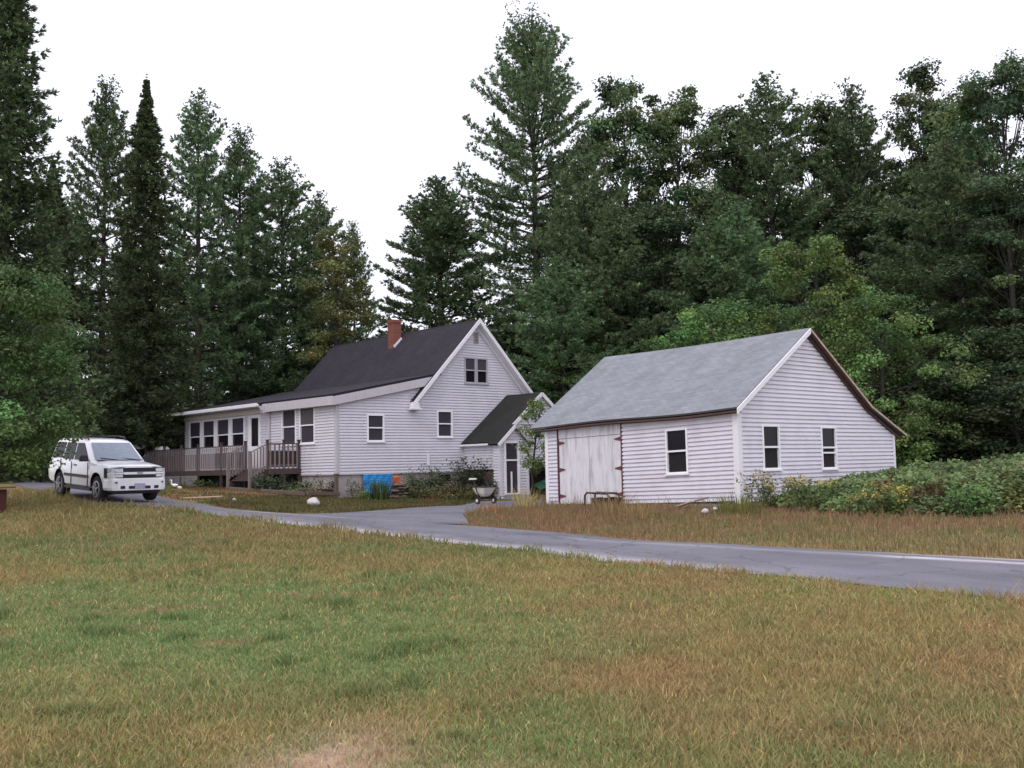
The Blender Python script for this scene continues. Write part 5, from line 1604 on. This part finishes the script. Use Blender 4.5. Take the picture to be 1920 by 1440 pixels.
def weed_clump(name, x, y, h, r, n, tint, label, seed, leaf=.09, cat="plant", flower=None, group=None):
    """upright stems with leaves: the clump is one plant thing, stems and leaves its parts"""
    rng = np.random.default_rng(seed)
    e = thing(name, label, cat, (x, y, gz(x, y)), 0, group)
    tb = MB(); P = []; F = []
    for i in range(n):
        a, q = rng.uniform(0, 6.283), r * math.sqrt(rng.random())
        b = np.array((math.cos(a) * q * .5, math.sin(a) * q * .5, -.05)); hh = h * rng.uniform(.6, 1.05)
        t = b + np.array((math.cos(a) * q * .8, math.sin(a) * q * .8, hh))
        tb.tube([b, (b + t) / 2 + np.array((0, 0, .04)), t], [.008, .006, .003], 4, cap=False)
        s = rng.uniform(.15, 1, 46)
        P.append(b[None] + (t - b)[None] * s[:, None] + rng.normal(0, .07 + .03 * h, (46, 3)) * np.array((1, 1, .6)))
        if flower: F.append(t[None] + rng.normal(0, .05, (24, 3)))
    tb.build("stems", BARKG, e)
    o = leafy("leaves", np.concatenate(P), leaf, tint, .4, None, None, seed + 1); o.parent = e
    if flower:
        o = leafy("flower_heads", np.concatenate(F), .05, flower, .3, None, None, seed + 2); o.parent = e; o['kind'] = 'stuff'
    return e
def grass_clump(name, x, y, h, r, n, tint, label, seed, w=.02, bend=.5, cat="grass clump", group=None):
    rng = np.random.default_rng(seed)
    a = rng.uniform(0, 6.283, n); q = r * np.sqrt(rng.random(n))
    hh = h * rng.uniform(.5, 1.1, n)
    bx, by = np.cos(a) * q, np.sin(a) * q
    s = np.stack([np.cos(a + 1.3), np.sin(a + 1.3), 0 * a], 1) * (w / 2)
    c = np.stack([bx, by, 0 * a - .03], 1); bl = hh * bend * rng.random(n)
    ang = a + rng.normal(0, .5, n)
    tip = np.stack([np.cos(ang) * bl, np.sin(ang) * bl, hh], 1); mid = tip * np.array((.35, .35, .6))
    V = np.stack([c - s, c + s, c + mid + s * .8, c + tip, c + mid - s * .8], 1)
    col = np.asarray(tint)[None] * np.exp(rng.normal(0, .25, n))[:, None]
    o = soup(name, V, 5, col, GRASSM, faces=[[0, 1, 2, 4], [4, 2, 3]])
    o.location = (x, y, gz(x, y))
    return tag(o, label, cat, group)

def plants():
    hx = Matrix.Rotation(R(42), 4, 'Z')
    def hw(s1, s2): 
        p = hx @ Vector((s1, s2, 0)); return p.x + A[0], p.y + A[1]
    weed_clump("shrub", *hw(6.2, -1.3), 1.8, .8, 46, (.055, .088, .042), "tall grey green shrub against the entry ell's left wall", 61, .10, "shrub")
    weed_clump("shrub", *hw(3.9, -.9), 1.4, .65, 30, (.075, .10, .045), "scraggly shrub under the left downstairs gable window", 63, .09, "shrub")
    weed_clump("weed", *hw(.55, -.5), .95, .45, 8, (.085, .075, .045), "thin reddish weed against the concrete foundation corner", 65, .07, "weed")
    weed_clump("weed", *hw(-.25, .5), 1.0, .35, 9, (.04, .055, .03), "dark climbing weed on the timber post at the house corner", 66, .08, "weed")
    weed_clump("weed", *hw(.6, -1.1), .5, .3, 10, (.16, .22, .05), "small yellow green weed in front of the blue tarp", 67, .07, "weed")
    weed_clump("weed", *hw(-2.0, 1.9), .8, .7, 16, (.06, .10, .05), "leafy green weed at the foot of the deck stairs", 68, .10, "weed")
    weed_clump("weed", *hw(-2.2, 7.6), .38, .6, 14, (.075, .11, .04), "low green weeds in front of the deck skirt", 69, .10, "weed")
    weed_clump("weed", *hw(5.2, -1.5), .7, .7, 16, (.115, .10, .045), "brownish weed mound under the right downstairs gable window", 70, .09, "weed")
    grass_clump("daylily_clump", *hw(1.05, -1.6), 1.0, .40, 150, (.085, .14, .045), "tall strappy green daylily clump in front of the blue tarp", 71, .035, .6, "plant")
    for i, (s1, s2, h, r, n, tint, lb) in enumerate([
            (3.3, -1.0, .9, .5, 14, (.10, .12, .05), "leafy weed beside the stone stack by the tarp"), (4.6, -.6, 1.05, .5, 14, (.07, .11, .05), "dark green weed under the white wall pipe"),
            (5.6, -2.0, .5, .6, 16, (.15, .14, .05), "yellowish weed patch before the cellar window"), (6.9, -2.2, .8, .5, 14, (.08, .12, .055), "green weed at the foot of the ell shrub"),
            (-.9, 1.6, .6, .5, 14, (.09, .13, .05), "green weed on the upper terrace near the deck corner"), (-1.6, .2, .4, .6, 14, (.13, .13, .05), "olive weed on the lower terrace above the boulder"),
            (3.4, -1.7, .62, .6, 24, (.11, .12, .05), "olive weed mound right of the stone stack"), (4.3, -1.9, .7, .6, 24, (.14, .12, .055), "brownish weed mound in front of the white wall pipe"), (5.1, -2.5, .5, .6, 22, (.13, .14, .05), "yellowish weed mound left of the lawn spreader"), (4.9, -.8, .95, .5, 20, (.07, .10, .045), "dark weed left of the cellar window"), (6.1, -2.3, .6, .5, 20, (.10, .11, .05), "dull green weed behind the lawn spreader"),
            (-2.3, 10.8, .24, .5, 10, (.085, .12, .045), "low green weeds before the deck lattice"), (3.9, -2.6, .35, .5, 14, (.14, .13, .05), "low olive weed at the edge of the apron")]):
        weed_clump("weed", *hw(s1, s2), h, r, n, tint, lb, 120 + 3 * i, .085, "weed")
    GD = "dry grass tufts on the verge"
    for i, (px, py, h, lb) in enumerate([(1150, 972, .8, "tall straw tuft in front of the garage double doors"), (985, 953, .75, "pale straw tuft before the gap beside the garage"), (922, 966, .38, "small tan tuft at the tip of the verge"), (1195, 975, .55, "straw tuft just right of the garage doors")]):
        x, y = ground_at(px, py)
        grass_clump("grass_tuft", x, y, h, .45 if i != 2 else .3, 120, STRAW * 1.15 if i != 2 else np.array((.5, .34, .14)), lb, 72 + i, .018, .7, group=GD)
    weed_clump("goldenrod", 7.0, 28.5, 1.0, .7, 22, (.085, .125, .04), "yellow flowering goldenrod at the garage corner", 80, .08, "plant", flower=(.45, .34, .06))
    weed_clump("goldenrod", 13.4, 23.3, .75, .5, 12, (.085, .125, .04), "yellow goldenrod at the front of the brambles", 83, .08, "plant", flower=(.48, .38, .05))
    for i, (gx, gy, h, fl, lb) in enumerate([(8.6, 24.5, .75, True, "goldenrod between the garage corner and the tall brambles"), (10.2, 23.4, .8, False, "leafy green weed at the left front of the brambles"), (15.8, 22.3, .85, False, "leafy green weed at the right front of the brambles"), (12.0, 24.6, 1.15, False, "tall weed standing above the middle of the brambles"), (7.7, 26.8, .85, True, "goldenrod under the garage's left gable window")]):
        weed_clump("goldenrod" if fl else "weed", gx, gy, h, .55, 18, (.10, .165, .05), lb, 160 + 3 * i, .09, "plant", flower=(.45, .36, .06) if fl else None)
    x, y = ground_at(1385, 965)
    grass_clump("grass_tuft", x, y, .62, .7, 260, (.17, .20, .06), "yellow green tall grass tuft at the garage corner", 86, .018, .4, group=GD)
plants()

# ------------------------------------------------------------------ small things about the yard
def rock(name, c, r, mat, label, cat, seed, parent=None, group=None):
    rng = random.Random(seed)
    bm = bmesh.new()
    bmesh.ops.create_icosphere(bm, subdivisions=3, radius=1)
    offs = [(Vector((rng.uniform(-1, 1), rng.uniform(-1, 1), rng.uniform(-1, 1))).normalized(), rng.uniform(.65, .95)) for _ in range(7)]
    for v in bm.verts:
        for d, k in offs:
            e = v.co.dot(d)
            if e > k: v.co -= d * (e - k) * .85
        v.co = Vector((v.co.x * r[0], v.co.y * r[1], v.co.z * r[2]))
    me = bpy.data.meshes.new(name); bm.to_mesh(me); bm.free()
    me.materials.append(mat)
    o = bpy.data.objects.new(name, me); COL.objects.link(o)
    o.location = c
    if parent: o.parent = parent
    return tag(o, label, cat, group)

def yard():
    hx = Matrix.Rotation(R(42), 4, 'Z')
    def hw(s1, s2):
        p = hx @ Vector((s1, s2, 0)); return p.x + A[0], p.y + A[1]
    # blue tarp hung on the foundation
    e = MB()
    n, m = 14, 8
    n, m = 28, 12
    g = [[(1.27 + 1.5 * i / n, -.09 - .10 * (1 - j / m) ** 2 - .03 * math.sin(i * .33 + j * .35) - .012 * math.sin(i * .9 - j * .9 + 1), .56 + .84 * j / m + .03 * math.sin(i * .45) * (1 - j / m)) for i in range(n + 1)] for j in range(m + 1)]
    for j in range(m):
        for i in range(n): e.face([g[j][i], g[j][i + 1], g[j + 1][i + 1], g[j + 1][i]])
    o = e.build("tarp", TARP, None, smooth=True, loc=A, rot=(0, 0, R(42)))
    md = o.modifiers.new("thick", 'SOLIDIFY'); md.thickness = .006
    tag(o, "bright blue tarp hung over the farmhouse foundation", "tarp")
    # orange can and dark can by the tarp
    x, y = hw(2.62, -.62)
    t = thing("fuel_can", "orange fuel can on the stone stack beside the blue tarp", "can", (x, y, gz(x, y) + .62), R(30))
    mb = MB(); mb.box(-.16, .16, -.1, .1, 0, .26); mb.hexa([(-.16, -.1, .26), (.16, -.1, .26), (.16, .1, .26), (-.16, .1, .26)], [(-.08, -.05, .33), (.1, -.05, .33), (.1, .05, .33), (-.08, .05, .33)]); mb.build("body", ORANGE, t, bevel=.02)
    mb = MB(); mb.tube([(.08, 0, .32), (.16, 0, .40), (.26, 0, .44)], .02, 6); mb.build("spout", BLACKP, t)
    # stacked field stones
    GSt = "brown field stones stacked beside the tarp"
    rnd = random.Random(4)
    lv = 0
    for lvl in range(5):
        for k in range(3 if lvl < 4 else 2):
            x, y = hw(2.3 + .42 * k + rnd.uniform(-.05, .05) + .12 * (lvl % 2), -.85 + rnd.uniform(-.05, .05))
            rock("field_stone", (x, y, gz(x, y) + .06 + lvl * .125), (.27, .22, .075), FSTONE, "flat brown field stone in the stack beside the blue tarp", "stone", lvl * 7 + k, group=GSt)
    # landscape timbers making the terraces
    GL = "landscape timbers terracing the bank"
    def timb(p, q, z, lb, w=.16, h=.15):
        (ax, ay), (bx, by) = hw(*p), hw(*q)
        za, zb = gz(ax, ay) + z, gz(bx, by) + z
        mb = MB(); mb.bar((0, 0, 0), (bx - ax, by - ay, zb - za), w, h)
        o = mb.build("landscape_timber", TIMBER, None, loc=(ax, ay, za), bevel=.015); tag(o, lb, "timber", GL)
    timb((-2.0, -.9), (-.25, -.55), .20, "lower dark landscape timber in the terrace left of the house corner")
    timb((-3.4, .3), (-2.05, -.85), .17, "lower dark landscape timber nearest the driveway below the stairs")
    timb((-1.5, .6), (-.1, .45), .26, "upper dark landscape timber under the house corner siding")
    timb((-3.3, 3.2), (-2.5, 1.9), .06, "short landscape timber beside the foot of the deck stairs")
    x, y = hw(-.2, -.25)
    mb = MB(); mb.box(-.07, .07, -.07, .07, -.2, .98); mb.box(-.085, .085, -.085, .085, .98, 1.03)
    tag(mb.build("timber_post", TIMBER, None, loc=(x, y, gz(x, y)), rot=(0, 0, R(42))), "dark upright timber post at the farmhouse corner", "post")
    x, y = ground_at(588, 950)
    rock("boulder", (x, y, gz(x, y) + .14), (.21, .18, .15), STONE, "rounded white boulder beside the driveway below the terrace", "boulder", 3)
    x, y = ground_at(440, 940)
    rock("stone", (x, y, gz(x, y) + .05), (.075, .07, .06), STONE, "small pale stone on the reddish soil below the deck stairs", "stone", 5)
    GW = "pale stones in the weeds by the garage corner"
    for i, (px, py, r) in enumerate([(1322, 966, .11), (1341, 961, .07)]):
        x, y = ground_at(px, py); rock("stone", (x, y, gz(x, y) + .10), (r, r * .8, r * .7), STONE, ("larger" if i == 0 else "smaller") + " pale stone in the weeds under the garage's front window", "stone", 6 + i, group=GW)
    # pale board on the soil
    x, y = ground_at(378, 937)
    mb = MB(); mb.box(-.75, .75, -.11, .11, .03, .07)
    tag(mb.build("board", BOARD, None, loc=(x, y, gz(x, y) + .03), rot=(0, -.03, R(-20)), bevel=.006), "pale bare board lying on reddish soil by the driveway", "board")
    # boards leaning low by the garage
    for i, (px, py, ln, rz, lb) in enumerate([(1300, 952, 1.1, 130, "grey weathered board lying against the garage front wall"), (1285, 957, .7, 118, "short pale weathered board in the weeds below the garage window")]):
        x, y = ground_at(px, py)
        mb = MB(); mb.box(-ln / 2, ln / 2, -.07, .07, 0, .035)
        tag(mb.build("board", GREYBOARD if i == 0 else BOARD, None, loc=(x, y, gz(x, y) + .16), rot=(0, R(13), R(rz)), bevel=.005), lb, "board")
    # black tubular frame at the garage doors
    x, y = ground_at(1128, 952)
    t = thing("metal_frame", "low black metal frame standing in front of the garage doors", "frame", (x, y, gz(x, y)), R(132))
    mb = MB(); mb.tube([(-.52, -.25, 0), (-.50, -.25, .36), (-.42, -.25, .43), (.42, -.25, .46), (.5, -.25, .38), (.52, -.25, 0)], .03, 8); mb.build("front_loop", BLACKP, t)
    mb = MB(); mb.tube([(-.52, .2, 0), (-.50, .2, .36), (-.42, .2, .43), (.42, .2, .46), (.5, .2, .38), (.52, .2, 0)], .03, 8); mb.build("back_loop", BLACKP, t)
    mb = MB(); mb.box(-.45, .45, -.25, .2, .43, .47); mb.build("top_plate", BLACKP, t)
    mb = MB(); mb.lathe([(.10, -.04), (.12, -.03), (.12, .03), (.10, .04)], 16, (.5, -.3, .12), 'y'); mb.build("wheel", HINGE, t)
    # lawn spreader
    x, y = ground_at(908, 946)
    t = thing("lawn_spreader", "cream hopper lawn spreader with black handle beside the entry steps", "spreader", (x, y, gz(x, y) + .02), R(-50))
    mb = MB(); mb.loft([[(a * sx, b * sy, z) for a, b in ((-1, -1), (1, -1), (1, 1), (-1, 1))] for z, sx, sy in ((.28, .14, .12), (.40, .26, .2), (.60, .37, .28), (.63, .39, .30))], caps=True); mb.build("hopper", HOPPER, t, bevel=.03)
    mb = MB(); mb.loft([[(a * sx, b * sy, z) for a, b in ((-1, -1), (1, -1), (1, 1), (-1, 1))] for z, sx, sy in ((.632, .40, .31), (.66, .40, .31))]); mb.build("hopper_rim", BLACKP, t)
    mb = MB(); mb.tube([(.12, -.16, .12), (-.05, -.30, .45), (-.25, -.30, .9), (-.30, -.2, .98)], .022, 6); mb.tube([(.12, .16, .12), (-.05, .30, .45), (-.25, .30, .9), (-.30, .2, .98)], .022, 6); mb.build("handle", BLACKP, t)
    mb = MB(); mb.box(-.5, -.1, -.33, -.27, .93, .99); mb.build("grip", WHITEP, t)
    mb = MB(); mb.tube([(-.3, 0, .3), (-.34, 0, 0)], .02, 6); mb.tube([(0, -.3, .12), (0, .3, .12)], .015, 6); mb.build("axle_leg", BLACKP, t)
    for sg in (-1, 1):
        mb = MB(); mb.lathe([(.10, -.035), (.135, -.03), (.135, .03), (.10, .035)], 18, (.12 * sg + .1, .30 * sg, .135), 'y'); w = mb.build("wheel", RUBBER, t)
        mb = MB(); mb.lathe([(.06, -.045), (.06, .045)], 14, (.12 * sg + .1, .30 * sg, .135), 'y'); mb.build("hub", HOPPER, w)
    # green wheelbarrow and orange pot under the ell
    x, y = hw(9.55, -2.9)
    t = thing("wheelbarrow", "green wheelbarrow tipped up under the entry ell", "wheelbarrow", (x, y, gz(x, y)), R(60), rot=(R(-20), 0, R(60)))
    mb = MB(); mb.loft([[(a * sx + ox, b * sy, z) for a, b in ((-1, -1), (1, -1), (1, 1), (-1, 1))] for z, sx, sy, ox in ((.30, .28, .18, 0), (.62, .48, .34, .05), (.63, .50, .36, .05))]); mb.build("tray", GREENP, t, bevel=.02)
    mb = MB(); mb.lathe([(.12, -.04), (.18, -.03), (.18, .03), (.12, .04)], 18, (.55, 0, .18), 'y'); mb.build("wheel", RUBBER, t)
    mb = MB()
    for sg in (-1, 1): mb.tube([(.55, sg * .07, .18), (.1, sg * .2, .30), (-.9, sg * .28, .55)], .02, 6); mb.tube([(-.25, sg * .22, .38), (-.3, sg * .24, 0)], .018, 6)
    mb.build("handle", BLACKP, t)
    x, y = hw(10.1, -3.1)
    t = thing("bucket", "small orange and white bucket beside the garage's left corner", "bucket", (x, y, gz(x, y)), 0)
    mb = MB(); mb.lathe([(.13, 0), (.16, .26), (.17, .27)], 18); mb.build("body", ORANGE, t, smooth=False)
    mb = MB(); mb.lathe([(.165, .272), (.165, .30), (.10, .32)], 18); mb.build("lid", WHITEP, t)
    # white garden birds in front of the lattice
    for i, (px, py, s, lb) in enumerate([(327, 915, 1.0, "white upright garden goose ornament by the deck lattice"), (337, 919, .85, "white crouching garden goose ornament by the deck lattice")]):
        x, y = ground_at(px, py)
        t = thing("garden_goose", lb, "ornament", (x, y, gz(x, y)), R(200 + 60 * i))
        mb = MB(); mb.tube([(-.26, 0, .22), (-.18, 0, .20), (0, 0, .17), (.14, 0, .2), (.2, 0, .28)], [.02, .09, .14, .11, .05], 10)
        if i == 0: mb.tube([(.14, 0, .22), (.2, 0, .36), (.18, 0, .50), (.23, 0, .56), (.28, 0, .55)], [.08, .045, .04, .055, .02], 8)
        else: mb.tube([(.14, 0, .2), (.26, 0, .24), (.34, 0, .22)], [.08, .05, .03], 8)
        mb.build("body", WHITEP, t, smooth=True)
        mb = MB(); mb.bar((.27, 0, .548) if i == 0 else (.33, 0, .218), (.34, 0, .53) if i == 0 else (.40, 0, .20), .03, .02); mb.build("beak", AMBER, t)
        t.scale = (s * .62, s * .62, s * .62)
    # satellite dish and grill on the deck
    Rm = hx
    def deckpt(s1, s2): return hw(s1, s2)
    x, y = deckpt(-1.6, 16.9)
    t = thing("satellite_dish", "white satellite dish on a pole beyond the deck's far left corner", "satellite dish", (x, y, 3.02), R(-65))
    mb = MB(); prof = [(.02, .0), (.15, .02), (.28, .07), (.36, .13), (.355, .145), (.27, .085), (.15, .036), (.02, .018)]
    mb.lathe(prof, 22); o = mb.build("reflector", WHITEP, t, smooth=True, loc=(0, 0, .22), rot=(0, R(75), 0))
    mb = MB(); mb.tube([(0, 0, -2.4), (0, 0, 0), (-.05, 0, .2)], .03, 8); mb.build("mast", GREYFRAME, t)
    mb = MB(); mb.tube([(0, 0, .1), (.3, 0, .12), (.45, 0, .28)], .015, 6); mb.box(.42, .52, -.04, .04, .26, .34); mb.build("feed_arm", GREYFRAME, t)
    x, y = deckpt(-1.1, 15.2)
    t = thing("barbecue_grill", "barbecue grill with white domed lid on the left of the deck", "grill", (x, y, 1.74), R(42)); t.scale = (1, 1, 1.1)
    mb = MB(); mb.loft([[(a * sx, b * sy, z) for a, b in ((-1, -1), (1, -1), (1, 1), (-1, 1))] for z, sx, sy in ((.98, .27, .42), (1.10, .25, .40), (1.18, .17, .34))]); mb.build("lid", WHITEP, t, bevel=.04)
    mb = MB(); mb.loft([[(a * sx, b * sy, z) for a, b in ((-1, -1), (1, -1), (1, 1), (-1, 1))] for z, sx, sy in ((.72, .2, .34), (.97, .28, .43))]); mb.build("firebox", FSTONE, t)
    for sx in (-.2, .2):
        for sy in (-.34, .34):
            mb = MB(); mb.box(sx - .02, sx + .02, sy - .02, sy + .02, 0, .75); mb.build("leg", BLACKP, t)
    # brown box with an overhanging lid at the left edge of the lawn
    x, y = spot(-26, 24.5)
    t = thing("wooden_bin", "dark red brown wooden bin with overhanging lid at the left edge", "bin", (x, y, gz(x, y)), R(-8))
    mb = MB(); mb.box(-.55, .31, -.35, .35, -.1, .56); mb.build("body", BROWNBOX, t, bevel=.01)
    mb = MB(); mb.hexa([(-.65, -.42, .565), (.50, -.42, .585), (.50, .42, .585), (-.65, .42, .565)], [(-.65, -.42, .60), (.50, -.42, .625), (.50, .42, .625), (-.65, .42, .60)]); mb.build("lid", TIMBER, t)
yard()
for k, (t0, k0) in LIB.items():
    for o in (t0, k0):
        if o not in _used: bpy.data.objects.remove(o)
